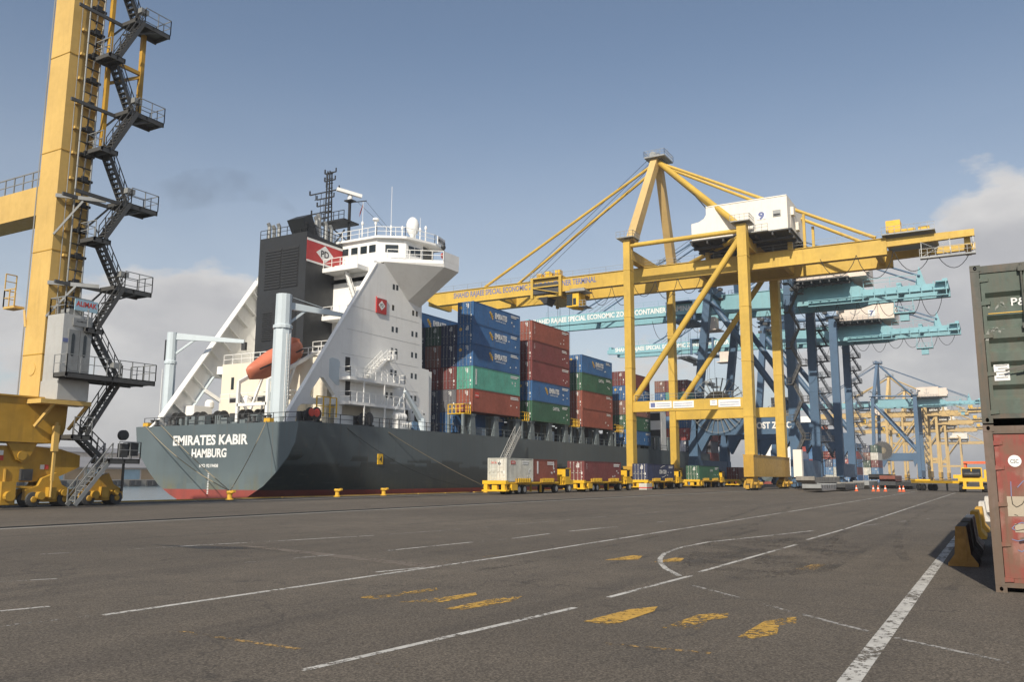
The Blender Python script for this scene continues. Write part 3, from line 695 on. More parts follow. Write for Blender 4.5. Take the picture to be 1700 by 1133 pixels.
for u, vt, Y, r_ in ((651, 310, 62.0, 0.035), (603, 335, 64.0, 0.03), (624, 366, 62.5, 0.05), (698, 362, 59.5, 0.03), (668, 378, 61, 0.03), (707, 375, 58.5, 0.025)):
    x, _, zt = onY(u, vt, Y); am = MB().tube((x, Y, 29.6), (x, Y, 31.6), max(r_, 0.07), 8); am.tube((x, Y, 31.6), (x, Y, max(zt, 32.0)), r_*0.8, 6); am.lathe([(0.12, 31.5), (0.17, 31.7), (0.08, 31.95)], (x, Y, 0), 8)
    if u == 624: am.lathe([(0.1, zt-0.2), (0.4, zt), (0.36, zt+0.22), (0.05, zt+0.35)], (x, Y, 0), 12)
    am.build('antenna', 'white', ship)
x, _, z = onY(736, 411, 54.7); sl_ = MB().lathe([(0.22, z-0.25), (0.3, z), (0.22, z+0.25)], (x, 54.7, 0), 10); sl_.tube((x, 54.7, 27.8), (x, 54.7, z-0.2), 0.05); sl_.build('searchlight', 'black', ship)
x, _, z = onY(729, 424, 54.5); MB().lathe([(0.26, -0.06), (0.38, -0.03), (0.38, 0.03), (0.26, 0.06)], (79.7, 54.75, 27.35), 14, 'y').build('life_ring', 'ink_red', ship)
# side platforms and stairs between funnel and bridge
sp = MB()
for z, x0, x1 in ((25.6, 72.2, 74.4), (24.6, 74.2, 76.0), (20.0, 72.4, 74.4), (15.8, 71.0, 74.4)):
    sp.box(x0, x1, 61.2, 66.4, z-0.5, z); sp.rail([(x0+0.05, 66.3, z), (x0+0.05, 61.3, z)], 1.05, 1.2, 0.03).cut()
sp.build_each('side_gallery', 'white', ship)
MB().stair((74.1, 62.2, 20.0), (72.6, 63.5, 25.6), (0.6, 0.6, 0), 14).build('gallery_stair', 'white', ship)
MB().stair((73.9, 61.4, 15.8), (72.6, 62.8, 20.0), (0.6, 0.6, 0), 12).build('gallery_stair', 'white', ship)
# funnel
fx0, fx1, fy0, fy1 = 69.5, 75.3, 66.4, 73.8
fu = MB().prism([(fx0, 14.5), (fx1+0.2, 14.5), (fx1+0.2, 29.0), (fx0+0.0, 29.4)], 'y', fy0, fy1).build('funnel', 'funnel', ship)
for z0, z1 in ((23.2, 27.9), (17.2, 20.6)):
    for y0, y1 in ((67.6, 70.0), (70.25, 72.7)):
        lv = MB(); n_ = 14
        lv.box(fx0-0.03, fx0-0.003, y0-0.08, y1+0.08, z0-0.08, z1+0.08)
        for i in range(n_): z = z0+(z1-z0)*i/n_; lv.box(fx0-0.10, fx0-0.03, y0, y1, z, z+(z1-z0)/n_*0.55)
        lv.build('louvre', 'black', fu)
e0, e1 = onY(512, 430, fy0), onY(567, 440, fy0)
bz0, bz1 = 25.95, 28.7
bnd = MB().box(fx0+0.02, fx1+0.22, fy0-0.03, fy0-0.003, bz0, bz1).build('funnel_band', 'band_red', fu)
st_ = MB().box(fx0+0.02, fx1+0.22, fy0-0.045, fy0-0.031, bz1-0.28, bz1); st_.box(fx0+0.02, fx1+0.22, fy0-0.045, fy0-0.031, bz0, bz0+0.22)
mxx = (fx0+fx1)/2+0.1; mz = (bz0+bz1)/2
st_.prism([(mxx-1.45, mz), (mxx, mz-1.02), (mxx+1.45, mz), (mxx, mz+1.02)], 'y', fy0-0.045, fy0-0.031); st_.build('emblem', 'ink_white', bnd)
letter(MB(), 'PD', (mxx, fy0-0.05, mz-0.4), (1, 0, 0), 0.8, 1.35, 0.03, center=True).build('letters', 'ink_black', bnd)
ux = MB(); ux.beam((71.0, 67.9, 29.0), (69.7, 67.9, 31.3), 2.2, 1.6, 2.4, 1.7); ux.build('exhaust_uptake', 'funnel', fu)
for y, h in ((73.1, 1.9), (72.3, 1.5), (71.5, 1.6)):
    c = MB().tube((70.2, y, 29.2), (70.2, y, 29.2+h), 0.22, 10); c.tube((70.2, y, 29.2+h), (69.95, y, 29.2+h+0.35), 0.24, 10, 0.2); c.build('exhaust_pipe', 'steel', fu)
for x, h in ((72.2, 2.8), (73.4, 2.2), (74.3, 2.0), (71.8, 2.4)):
    c = MB().tube((x, 67.2, 29.0), (x, 67.2, 29.0+h), 0.26, 10); c.tube((x, 67.2, 29.0+h), (x-0.25, 67.2, 29.0+h+0.4), 0.27, 10, 0.22); c.build('exhaust_pipe', 'steel', fu)
r = MB(); r.rail([(fx0+0.05, fy1, 29.4), (fx0+0.05, fy0, 29.4), (fx1, fy0, 29.05)], 1.0, 1.1, 0.03); r.build('railing', 'black', fu)
# masts
ms = MB(); bx_, by_ = 77.0, 70.2
for dx, dy in ((-.35, -.35), (.35, -.35), (.35, .35), (-.35, .35)): ms.tube((bx_+dx, by_+dy, 29.5), (bx_+dx*.5, by_+dy*.5, 39.6), 0.09, 6)
for i in range(16):
    z = 29.8+i*0.62; ms.beam((bx_-.3, by_-.3, z), (bx_+.3, by_+.3, z+0.4), 0.09); ms.beam((bx_+.3, by_-.3, z+0.3), (bx_-.3, by_+.3, z), 0.09)
for z, a1, a2 in ((37.0, 3.2, -1.6), (36.2, 2.0, -0.8), (34.4, 2.8, -0.5), (35.3, 1.9, -0.4), (38.4, 0.8, -0.9), (39.4, 0.8, -1.0), (33.6, 2.0, 0)):
    ms.beam((bx_, by_+a1, z), (bx_, by_+a2, z), 0.13); ms.beam((bx_, by_+a1, z), (bx_, by_+a1, z+0.55), 0.14)
    ms.beam((bx_, by_+a1*0.7, z), (bx_, by_+a1*0.7, z-0.8), 0.05); ms.beam((bx_, by_+a1*0.4, z), (bx_, by_+a1*0.4, z-0.8), 0.05); ms.beam((bx_, by_+a1*0.75, z-0.8), (bx_, by_+a1*0.35, z-0.8), 0.05)
    if a2: ms.beam((bx_, by_+a2, z), (bx_, by_+a2, z+0.5), 0.12)
ms.box(bx_-1.2, bx_+1.6, by_-3.6, by_+0.6, 32.5, 32.7); ms.rail([(bx_-1.2, by_+0.5, 32.7), (bx_-1.2, by_-3.6, 32.7)], 1.0, 0.9, 0.035)
ms.beam((bx_, by_-3.4, 29.6), (bx_, by_-3.4, 35.3), 0.26); ms.beam((bx_, by_-3.4, 30.0), (bx_, by_-0.4, 32.4), 0.14); ms.beam((bx_-0.2, by_-1.0, 29.6), (bx_-0.2, by_-2.9, 31.6), 0.14)
ms.box(bx_-0.5, bx_+0.5, by_-4.0, by_-2.9, 35.1, 35.25); ms.beam((bx_, by_-3.4, 35.0), (bx_, by_-6.0, 34.8), 0.10)
ms.build('mast', 'black', ship)
rd = MB(); rd.tube((bx_, by_-3.4, 35.2), (bx_, by_-3.4, 35.9), 0.3, 10); rd.beam((bx_-1.5, by_-2.6, 36.4), (bx_+1.0, by_-4.4, 35.9), 0.45, 0.4); rd.build('radar_scanner', 'white', ship)
fl = MB().add([(bx_+0.1, by_-5.4, 34.6), (bx_+0.3, by_-5.2, 34.2), (bx_+0.1, by_-4.9, 32.9), (bx_-0.1, by_-5.1, 33.4)], [(0, 1, 2, 3)]); fl.build('flag', 'ink_red', ship)
MB().tube((bx_, by_-5.9, 34.8), (82.0, 62.0, 29.8), 0.02, 4).tube((bx_, by_-4.6, 34.9), (81.0, 61.5, 29.8), 0.02, 4).build('stay_wire', 'cable', ship)
# stern deck cranes
def deck_crane(x, y, r0, zt, jib_to, jz):
    c = MB().lathe([(r0, 7.0), (r0*0.98, zt-3.6), (r0*1.02, zt-3.6)], (x, y, 0), 8).build('deck_crane', 'white_blue', ship)
    u = MB().lathe([(r0*1.1, zt-3.6), (r0*1.1, zt-3.3), (r0*0.92, zt-3.2), (r0*0.9, zt)], (x, y, 0), 12); u.build('slewing_head', 'white_blue', c)
    MB().box(x-0.2, x+0.3, y+r0*0.8, y+r0*1.5, zt-3.2, zt-0.8).build('winch_box', 'black', c)
    j = MB(); J = Vector(jib_to); B = Vector((x, y, jz)); B = B+(J-B).normalized()*r0*0.85
    j.beam(B, J, 0.42, 0.75, 0.3, 0.4); j.beam((x, y, jz-2.4), B.lerp(J, 0.3), 0.22, 0.22)
    j.tube((x, y, zt), J, 0.03, 4); j.build('jib', 'white_blue', c)
    MB().box(J.x-0.15, J.x+0.15, J.y-0.3, J.y+0.3, J.z-1.0, J.z-0.1).build('hook_block', 'dark', c)
    l = MB()
    lx, ly = x-0.2, y-r0*1.15 if y < 70 else y+r0*1.2
    for d in (-0.22, 0.22): l.beam((lx+d, ly, 7.2), (lx+d, ly, zt-4.2), 0.06)
    for i in range(24): z = 7.4+i*(zt-11.8)/24; l.beam((lx-0.22, ly, z), (lx+0.22, ly, z), 0.05)
    l.build('ladder', 'white', c)
deck_crane(63.2, 63.2, 0.92, 20.5, (70.0, 60.8, 19.2), 19.4)
deck_crane(63.8, 80.9, 0.62, 18.0, (68.3, 74.2, 17.1), 17.6)
# lifeboat cradle
cr_ = MB()
for y in (64.0, 68.2):
    cr_.box(62.2, 62.5, y-0.16, y+0.16, 7.0, 11.6); cr_.beam((62.3, y, 11.5), (69.4, y, 15.4), 0.3, 0.35); cr_.beam((64.6, y, 7.2), (62.4, y, 10.4), 0.22); cr_.beam((63.4, y, 7.0), (66.0, y, 13.4), 0.22)
cr_.box(62.2, 62.5, 64, 68.2, 9.0, 9.3); cr_.build('lifeboat_cradle', 'white', ship)
# hatch covers, pedestals, lashing gear on the cargo deck
for x0, x1 in ((89.6, 102.9), (105.5, 118.6), (122.2, 135.6), (140.6, 153.6), (157, 170)):
    MB().box(x0, x1, 60.2, CY+9.4, 6.95, 7.28).build('hatch_cover', 'deckgrey', ship)
for x0, x1 in ((105.5, 118.6), (122.2, 135.6), (140.6, 153.6), (157, 171), (175.5, 190)):
    MB().box(x0, x1, 59.8, CY+9.2, 7.29, 9.55).build('hatch_coaming', 'dark', ship)
def pedestal(x):
    m_ = MB(); m_.prism([(x-0.55, 7.0), (x+0.75, 7.0), (x+0.45, 9.75), (x-0.5, 9.75)], 'y', 57.25, 57.75); m_.box(x-0.7, x+0.7, 57.2, 58.6, 9.45, 9.75); m_.box(x-0.4, x+0.4, 58.3, 58.7, 7.0, 9.45)
    m_.build('container_pedestal', 'deckgrey', ship)
for x in (90.6, 96.4, 102.2, 106.4, 112, 117.4, 123.3, 129, 134.9, 141.5, 147.5, 153.2, 158, 164, 170, 178, 186, 194): pedestal(x)
for x0, x1 in ((88.3, 89.9), (103.3, 105.2), (119.0, 121.8), (136.4, 139.8)):
    y_ = MB().box(x0, x1, 57.1, 59.6, 9.6, 9.7); y_.rail([(x0+.05, 59.5, 9.7), (x0+.05, 57.15, 9.7), (x1-.05, 57.15, 9.7)], 1.1, 0.55, 0.045); 
    y_.build('lashing_platform', 'yellow_bright', ship); 
    g_ = MB()
    for yy in (57.2, 59.3): g_.box(x0, x0+0.3, yy, yy+0.3, 7.0, 9.6).cut()
    g_.build_each('platform_leg', 'deckgrey', ship)
r = MB(); r.rail([(89, 57.3, 7.05), (196, 57.3, 7.05)], 1.0, 2.4, 0.03); r.build('side_railing', 'deckgrey', ship)
yr = MB(); A = onY(525, 690, 59.4); B = onY(558, 690, 59.4); yr.rail([(A[0], 59.4, 7.9), (B[0], 59.4, 7.9)], 2.0, 1.0, 0.055); yr.build('yellow_railing', 'yellow_bright', ship)
# small provision davit
p, q = onY(700, 700, 58.4), onY(672, 650, 58.4)
dv = MB().beam(p, q, 0.5, 0.6, 0.3, 0.3); dv.lathe([(0.5, 7.0), (0.45, p[2]+0.3)], (p[0], 58.4, 0), 10); dv.tube(q, (q[0]-2.2, 58.4, 8.6), 0.03, 4); dv.build('provision_davit', 'white_blue', ship)
for i in range(12):
    x = 91+i*3.3+random.random(); c = random.choice(['deckgrey', 'dark', 'steel', 'white_blue'])
    MB().box(x, x+0.5+random.random()*0.8, 58.6, 59.5, 7.0, 7.7+random.random()*1.2).build('deck_locker', c, ship)

# lifeboat
lb = thing('lifeboat', 'orange enclosed free-fall lifeboat tilted on its white cradle at the ship stern', 'lifeboat', (0, 0, 0), None, True)
A, B = Vector((61.5, 66.1, 12.3)), Vector((68.4, 66.1, 15.6)); d = (B-A); n = 14; ring = 14
dd = d.normalized(); upv = Vector((-dd.z, 0, dd.x)); lm = MB(); vs = []
for i in range(n+1):
    t = i/n; w = 0.16+1.14*min(1, t/0.45)**0.55 if t < 0.45 else 1.30-0.32*max(0, (t-0.7)/0.3)**2
    hb_ = 0.75+0.65*min(1, t/0.25) if t < 0.25 else 1.40-0.35*max(0, (t-0.75)/0.25); ht = 0.45+0.75*min(1, t/0.5)**0.8
    for k in range(ring):
        a_ = 2*math.pi*k/ring; cc, ss = math.cos(a_), math.sin(a_)
        y = w*math.copysign(abs(cc)**0.8, cc)*(1.0 if ss > -0.1 else 1.0+0.55*ss); z = (ht*abs(ss)**0.8 if ss > 0 else -hb_*abs(ss)**1.0)
        vs.append(A+d*t+Vector((0, 1, 0))*y+upv*z)
fs = [(i*ring+k, i*ring+(k+1) % ring, (i+1)*ring+(k+1) % ring, (i+1)*ring+k) for i in range(n) for k in range(ring)]+[tuple(range(ring)), tuple(n*ring+k for k in range(ring))]
lm.add(vs, fs); lm.build('hull', 'orange', lb, smooth=True)
rb_ = MB(); rb_.beam(A+d*0.10+Vector((0, -1.02, 0.1)), A+d*0.95+Vector((0, -1.22, 0.1)), 0.14, 0.14); rb_.build('rubbing_strake', 'black', lb)
cb = MB(); cb.box(66.6, 68.0, 65.4, 66.8, 15.6, 16.7); cb.build('cockpit', 'orange', lb)
MB().box(66.57, 66.595, 65.6, 66.6, 16.05, 16.5).build('window', 'glass', lb)

# gangway, ropes
gw = thing('gangway', 'grey aluminium gangway ladder leaning from the ship deck down to the quay', 'gangway', (0, 0, 0), None, True)
p, q = onY(836, 772, 56.2), onY(866, 722, 56.2)
q = (q[0], 56.4, 7.6); p = (p[0]-1.6, 56.0, 1.3); 
MB().stair(p, q, (0, 0.8, 0), 22, False, 0.08).build('steps', 'alu', gw)
for dy in (0, 0.8):
    h_ = MB(); P, Q = Vector(p)+Vector((0, dy, 0)), Vector(q)+Vector((0, dy, 0)); z1 = Vector((0, 0, 1.1)); h_.beam(P+z1, Q+z1, 0.07); h_.beam(P+z1*.5, Q+z1*.5, 0.05)
    for i in range(9): c = P.lerp(Q, i/8); h_.beam(c, c+z1, 0.06)
    h_.build('handrail', 'alu', gw)
def rope(a, b, sag, r, label):
    a, b = Vector(a), Vector(b); pts = []
    for i in range(13):
        t = i/12; pts.append(a.lerp(b, t)-Vector((0, 0, sag*4*t*(1-t))))
    o = MB().path(pts, r, 5).build('mooring_rope', 'rope' if r > 0.035 else 'cable'); tag(o, label, 'rope', 'mooring ropes of the ship')
b1 = (49.5, QY-1.0, 0.7)
rope((60.3, 79.9, 7.2), b1, 0.6, 0.045, 'pale mooring rope hanging almost straight down the left of the stern')
rope((60.3, 77.3, 7.2), b1, 0.2, 0.04, 'mooring rope from the stern rail beside the first letter of the ship name')
rope((60.3, 61.9, 7.2), b1, 0.3, 0.04, 'long mooring rope crossing the ship name from the right stern corner')
rope((73.4, 57.1, 6.6), (89.3, QY-1.0, 0.7), 0.25, 0.04, 'tan mooring rope slanting down the dark hull side to the far bollard')
rope((66.5, 57.2, 6.8), (89.3, QY-1.0, 0.7), 1.6, 0.03, 'slack thin mooring rope drooping along the dark hull side')

# ------------------------------------------------------------------ shipping containers
def cpaint(n, col, dirt=0.5): M['c_'+n] = paint('container_'+n, tuple(x*0.9+0.008 for x in col), 0.55, 0.22, dirt, (0.115, 0.075, 0.05), 1.1, spots=0.35, vrand=0.14)
for n, c in dict(blue=(0.022, 0.105, 0.27), navy=(0.022, 0.032, 0.085), rust=(0.24, 0.062, 0.038), maroon=(0.165, 0.034, 0.034), brown=(0.22, 0.10, 0.075), teal=(0.085, 0.33, 0.255),
                 green=(0.028, 0.105, 0.058), dkgreen=(0.04, 0.085, 0.06), grey=(0.12, 0.12, 0.14), slate=(0.06, 0.075, 0.13), white=(0.60, 0.59, 0.53), red=(0.36, 0.05, 0.04), dusk=(0.03, 0.042, 0.075), sky=(0.08, 0.19, 0.36)).items(): cpaint(n, c)
WORD = dict(blue='blue', navy='navy blue', rust='rust red', maroon='dark maroon', brown='dull brown', teal='turquoise green', green='green', dkgreen='dark grey-green', grey='grey', slate='slate blue', white='off-white', red='red', dusk='very dark blue', sky='pale blue')
CW = 2.438
_cm = {}
def cmesh(Lc, H, fine=True):
    k = (Lc, H, fine)
    if k in _cm: return _cm[k]
    b = MB(); e = 0.012; Wd = CW-2*e; y0, y1 = e, CW-e
    for x in (0, Lc-0.16):
        for y in (y0, y1-0.16): b.box(x, x+0.16, y, y+0.16, 0.0, H-0.012)
    for y in (y0, y1-0.10):
        b.box(0.16, Lc-0.16, y+0.003, y+0.097, 0.02, 0.17); b.box(0.16, Lc-0.16, y+0.003, y+0.097, H-0.11, H-0.02)
    for x in (0.003, Lc-0.1): b.box(x, x+0.097, y0+0.16, y1-0.16, 0.02, 0.16); b.box(x, x+0.097, y0+0.16, y1-0.16, H-0.14, H-0.02)
    n = int((Lc-0.32)/0.278) if fine else 0
    for side in (0, 1):
        ya = y0+0.012 if side == 0 else y1-0.012; yb = y0+0.05 if side == 0 else y1-0.05
        if n:
            st = (Lc-0.32)/n; pr = []
            for i in range(n):
                x = 0.16+i*st; pr += [(x, yb), (x+st*0.26, yb), (x+st*0.5, ya), (x+st*0.76, ya)]
            pr.append((Lc-0.16, yb))
        else: pr = [(0.16, ya), (Lc-0.16, ya)]
        vs = [(x, y, 0.17) for x, y in pr]+[(x, y, H-0.11) for x, y in pr]; m = len(pr)
        b.add(vs, [(i, i+1, i+1+m, i+m) for i in range(m-1)])
    b.add([(0.05, y0+.1, H-0.03), (Lc-0.05, y0+.1, H-0.03), (Lc-0.05, y1-.1, H-0.03), (0.05, y1-.1, H-0.03)], [(0, 1, 2, 3)])
    b.add([(Lc-0.05, y0+.1, 0.1), (Lc-0.05, y1-.1, 0.1), (Lc-0.05, y1-.1, H-.1), (Lc-0.05, y0+.1, H-.1)], [(0, 1, 2, 3)])
    b.add([(0.08, y0+.1, 0.1), (0.08, y1-.1, 0.1), (0.08, y1-.1, H-.1), (0.08, y0+.1, H-.1)], [(0, 1, 2, 3)])
    b.add([(0.05, y0+.1, 0.08), (Lc-0.05, y0+.1, 0.08), (Lc-0.05, y1-.1, 0.08), (0.05, y1-.1, 0.08)], [(3, 2, 1, 0)])
    o = b.build('shipping_container', 'c_blue'); me = o.data; bpy.data.objects.remove(o); _cm[k] = me; return me
_dm = {}
def door_mesh(H):
    if H in _dm: return _dm[H]
    out = []
    b = MB(); w = (CW-0.36)/2-0.01; b.box(0.02, 0.065, 0, w, 0.17, H-0.15)
    for i in range(5): z = 0.3+i*(H-0.5)/5; b.box(0.0, 0.02, 0.08, w-0.08, z, z+(H-0.5)/5*0.62)
    o = b.build('door', 'c_blue'); out.append(o.data); bpy.data.objects.remove(o)
    b = MB()
    for y in (0.27, w-0.27):
        b.tube((-0.03, y, 0.08), (-0.03, y, H-0.06), 0.026, 6)
        for z in (0.2, H*0.5, H-0.25): b.box(-0.045, 0.02, y-0.06, y+0.06, z-0.04, z+0.04)
        b.box(-0.055, -0.03, y, y+0.3, 1.05, 1.10)
    o = b.build('locking_gear', 'steel'); out.append(o.data); bpy.data.objects.remove(o)
    b = MB(); rr = random.Random(int(H*100))
    for i in range(5):
        z = H-0.35-0.12*i; b.box(-0.004, -0.001, 0.55, 0.55+0.25+0.25*rr.random(), z, z+0.075)
    b.box(-0.004, -0.001, 0.12, 0.3, 0.9, 1.2); b.box(-0.004, -0.001, 0.12, 0.24, 0.5, 0.62)
    o = b.build('marking', 'ink_white'); out.append(o.data); bpy.data.objects.remove(o)
    _dm[H] = out; return out
def obj_mat(o, m):
    o.material_slots[0].link = 'OBJECT'; o.material_slots[0].material = M[m]
def door_pair(root, m, H, gear='steel', marks=True):
    D, G, K = door_mesh(H); w = (CW-0.36)/2-0.01
    for k in (0, 1):
        d = bpy.data.objects.new('door', D); COL.objects.link(d); d.parent = root; d.location = (0, 0.18+k*(w+0.02), 0); obj_mat(d, m)
        g_ = bpy.data.objects.new('locking_gear', G); COL.objects.link(g_); g_.parent = d; obj_mat(g_, gear)
        if marks and k == 0:
            m_ = bpy.data.objects.new('marking', K); COL.objects.link(m_); m_.parent = d
def container(label, m, loc, Lc=12.19, H=2.896, doors=True, group=None, logo=None, gear='steel', fine=True):
    o = bpy.data.objects.new('shipping_container', cmesh(Lc, H, fine)); COL.objects.link(o); o.location = loc; obj_mat(o, 'c_'+m)
    tag(o, label, 'container', group)
    if doors: door_pair(o, 'c_'+m, H, gear)
    if logo: logo(o, Lc, H)
    if fine and doors:
        b = MB(); rr = random.Random(label)
        for k in range(2): x = Lc-2.6; b.box(x, x+1.3+rr.random(), 0.006, 0.009, H-0.42-0.22*k, H-0.29-0.22*k)
        for k in range(rr.randrange(2, 5)): x = Lc*(0.72+0.2*rr.random()); z = H*(0.15+0.4*rr.random()); b.box(x, x+0.25, 0.006, 0.009, z, z+0.2)
        b.build('marking', 'ink_white', o)
    return o
def side_text(body, h, w, x, z, mat='ink_white', bold=0.03, dy=0.008, slant=0.0):
    def f(o, Lc, H): letter(MB(), body, (x*Lc, dy, z*H), (1, 0, 0), h, w, bold, center=True, slant=slant).build('lettering', mat, o)
    return f
def many(*fs):
    def f(o, Lc, H):
        for q in fs: q(o, Lc, H)
    return f
def swirl(o, Lc, H, x=0.36):
    b = MB(); X, Z = x*Lc, H*0.60
    for dx, dz, s in ((0, 0, 1), (0.28, -0.24, 0.9), (-0.26, 0.26, 0.8)):
        b.prism([(X+dx-0.34*s, Z+dz+0.02), (X+dx-0.05*s, Z+dz+0.34*s), (X+dx+0.34*s, Z+dz+0.24*s), (X+dx+0.10*s, Z+dz+0.02), (X+dx+0.30*s, Z+dz-0.26*s), (X+dx-0.04*s, Z+dz-0.38*s), (X+dx-0.1*s, Z+dz-0.08)], 'y', 0.008, 0.011)
    b.build('emblem', 'gold', o)
def disc(o, Lc, H):
    d = [c for c in children_of(o) if c.name.startswith('door')]
    MB().lathe([(0.22, -0.008), (0.22, -0.004)], (0, 0.72, H*0.74), 14, 'x').build('emblem', 'gold', d[1] if len(d) > 1 else o)
EM = many(swirl, side_text('EMIRATES', 0.78, 3.2, 0.57, 0.50, 'ink_white', 0.045), side_text('SHIPPING LINE', 0.2, 2.6, 0.565, 0.38, bold=0.01), disc)
CAPI = many(side_text('CAPITAL', 0.5, 2.2, 0.62, 0.66), )
UPR = lambda body: (lambda o, Lc, H: [letter(MB(), ch, (0.75, 0.008, H*0.80-i*0.26), (1, 0, 0), 0.2, 0.16, 0.03, center=True).build('lettering', 'ink_white', o) for i, ch in enumerate(body)])
def redbox(o, Lc, H):
    b = MB().box(0.6, 1.5, 0.006, 0.009, H*0.62, H*0.86); e_ = b.build('emblem', 'ink_red', o); letter(MB(), 'GESEACO', (1.05, 0.004, H*0.7), (1, 0, 0), 0.16, 0.8, 0.03, center=True).build('lettering', 'ink_white', e_)
def greentext(o, Lc, H):
    b = MB().box(0.55, 0.95, 0.006, 0.009, H*0.2, H*0.88); e_ = b.build('emblem', 'ink_white', o)
    letter(MB(), 'CHINA SHIPPING', (0.82, 0.004, H*0.22), (0, 0, 1), 0.24, H*0.64, 0.02, up=(-1, 0, 0)).build('lettering', 'c_green', e_)
TIER = {5: ['topmost', 'second from top', 'in the middle tier', 'second from bottom', 'at the bottom'], 4: ['topmost', 'second from top', 'second from bottom', 'at the bottom'], 6: ['topmost', 'second from top', 'third from top', 'third from bottom', 'second from bottom', 'at the bottom']}
COLW = ['quayside row', 'second row in', 'third row in', 'fourth row in', 'fifth row in']
GRP = 'containers stacked on the deck of the grey ship'
def stack(bay, X, col, ztop, tiers, lens=12.19, doors=True, fine=True):
    """tiers from the top down: (colour, height, logo)"""
    z = ztop; n = len(tiers)
    for i, t in enumerate(tiers):
        c, H = t[0], t[1]; z -= H
        lab = f"{WORD[c]} container {TIER[n][i]}, {COLW[col]}, {bay}"
        container(lab, c, (X, 57.0+col*(CW+0.06), z), lens, H, doors, GRP, t[2] if len(t) > 2 else None, fine=fine)
B1 = 'block beside the superstructure'
hc, st8 = 2.896, 2.591
stack(B1, 90.1, 0, 24.15, [('blue', hc, EM), ('blue', st8, EM), ('blue', hc, EM), ('teal', hc, greentext), ('rust', hc, redbox)])
stack(B1, 90.1, 1, 21.3, [('navy', st8), ('navy', hc), ('maroon', hc), ('grey', hc), ('blue', st8)])
stack(B1, 90.1, 2, 21.3, [('dkgreen', st8), ('brown', hc), ('maroon', hc), ('slate', hc), ('slate', st8)])
stack(B1, 90.1, 3, 21.3, [('dusk', st8), ('dusk', hc), ('dusk', hc), ('dusk', hc), ('navy', st8)])
stack(B1, 90.1, 4, 24.0, [('blue', hc, EM), ('blue', st8), ('navy', hc), ('navy', hc)], doors=False)
container('blue container top just visible behind the dark stacks beside the superstructure', 'blue', (103.6, 63.2, 21.0), 12.19, hc, False, GRP)
B2 = 'second block from the superstructure'
stack(B2, 105.9, 0, 24.2, [('rust', hc, UPR('TRITON')), ('maroon', hc, UPR('CAI')), ('maroon', hc), ('blue', hc, EM), ('green', hc, CAPI)])
stack(B2, 105.9, 1, 21.3, [('maroon', hc), ('navy', hc), ('rust', hc), ('green', hc)])
B3 = 'third block from the superstructure'
stack(B3, 122.7, 0, 21.35, [('blue', hc, EM), ('green', hc, CAPI), ('rust', hc), ('rust', hc)])
stack(B3, 122.7, 1, 21.35, [('blue', hc), ('green', hc), ('maroon', hc), ('brown', hc)])
B4 = 'block behind the yellow crane leg'
stack(B4, 140.9, 0, 20.6, [('maroon', st8), ('blue', st8, EM), ('brown', st8), ('green', st8), ('blue', st8)])
stack(B4, 140.9, 1, 20.6, [('rust', st8), ('blue', st8), ('maroon', st8), ('green', st8)])
B5 = 'block between the yellow crane legs'
u5 = 1086
for c, tiers in enumerate(([('maroon', st8), ('teal', st8), ('navy', st8), ('blue', st8), ('red', st8), ('slate', st8)], [('maroon', st8), ('teal', st8), ('maroon', st8), ('sky', st8), ('red', st8), ('blue', st8)],
                           [('brown', st8), ('blue', st8), ('slate', st8), ('blue', st8), ('red', st8), ('rust', st8)])):
    stack(B5, 176.0, c+0, 22.6, tiers, fine=False)
B6 = 'block under the blue portal'
stack(B6, 191.5, 0, 12.6, [('maroon', st8), ('grey', st8), ('maroon', st8), ('navy', st8)][:4], 6.06, False, False)
container('maroon container low on the foredeck seen beneath the blue crane portal beam', 'maroon', (203.0, 58.0, 9.3), 12.19, st8, True, GRP, None, fine=False)
container('beige container low on the foredeck seen left of the blue portal leg', 'white', (188.5, 57.6, 13.0), 2.9, st8, False, GRP, None, fine=False)

# tall white deck house between the container blocks of the ship
wd = MB(); wd.box(160, 162.6, 57.3, 60.2, 7.0, 15.6); o_ = wd.build('forward_deckhouse', 'white', ship)
for z in (12.9, 9.6): MB().box(159.97, 159.998, 57.6, 59.6, z, z+1.5).build('window', 'black', o_)

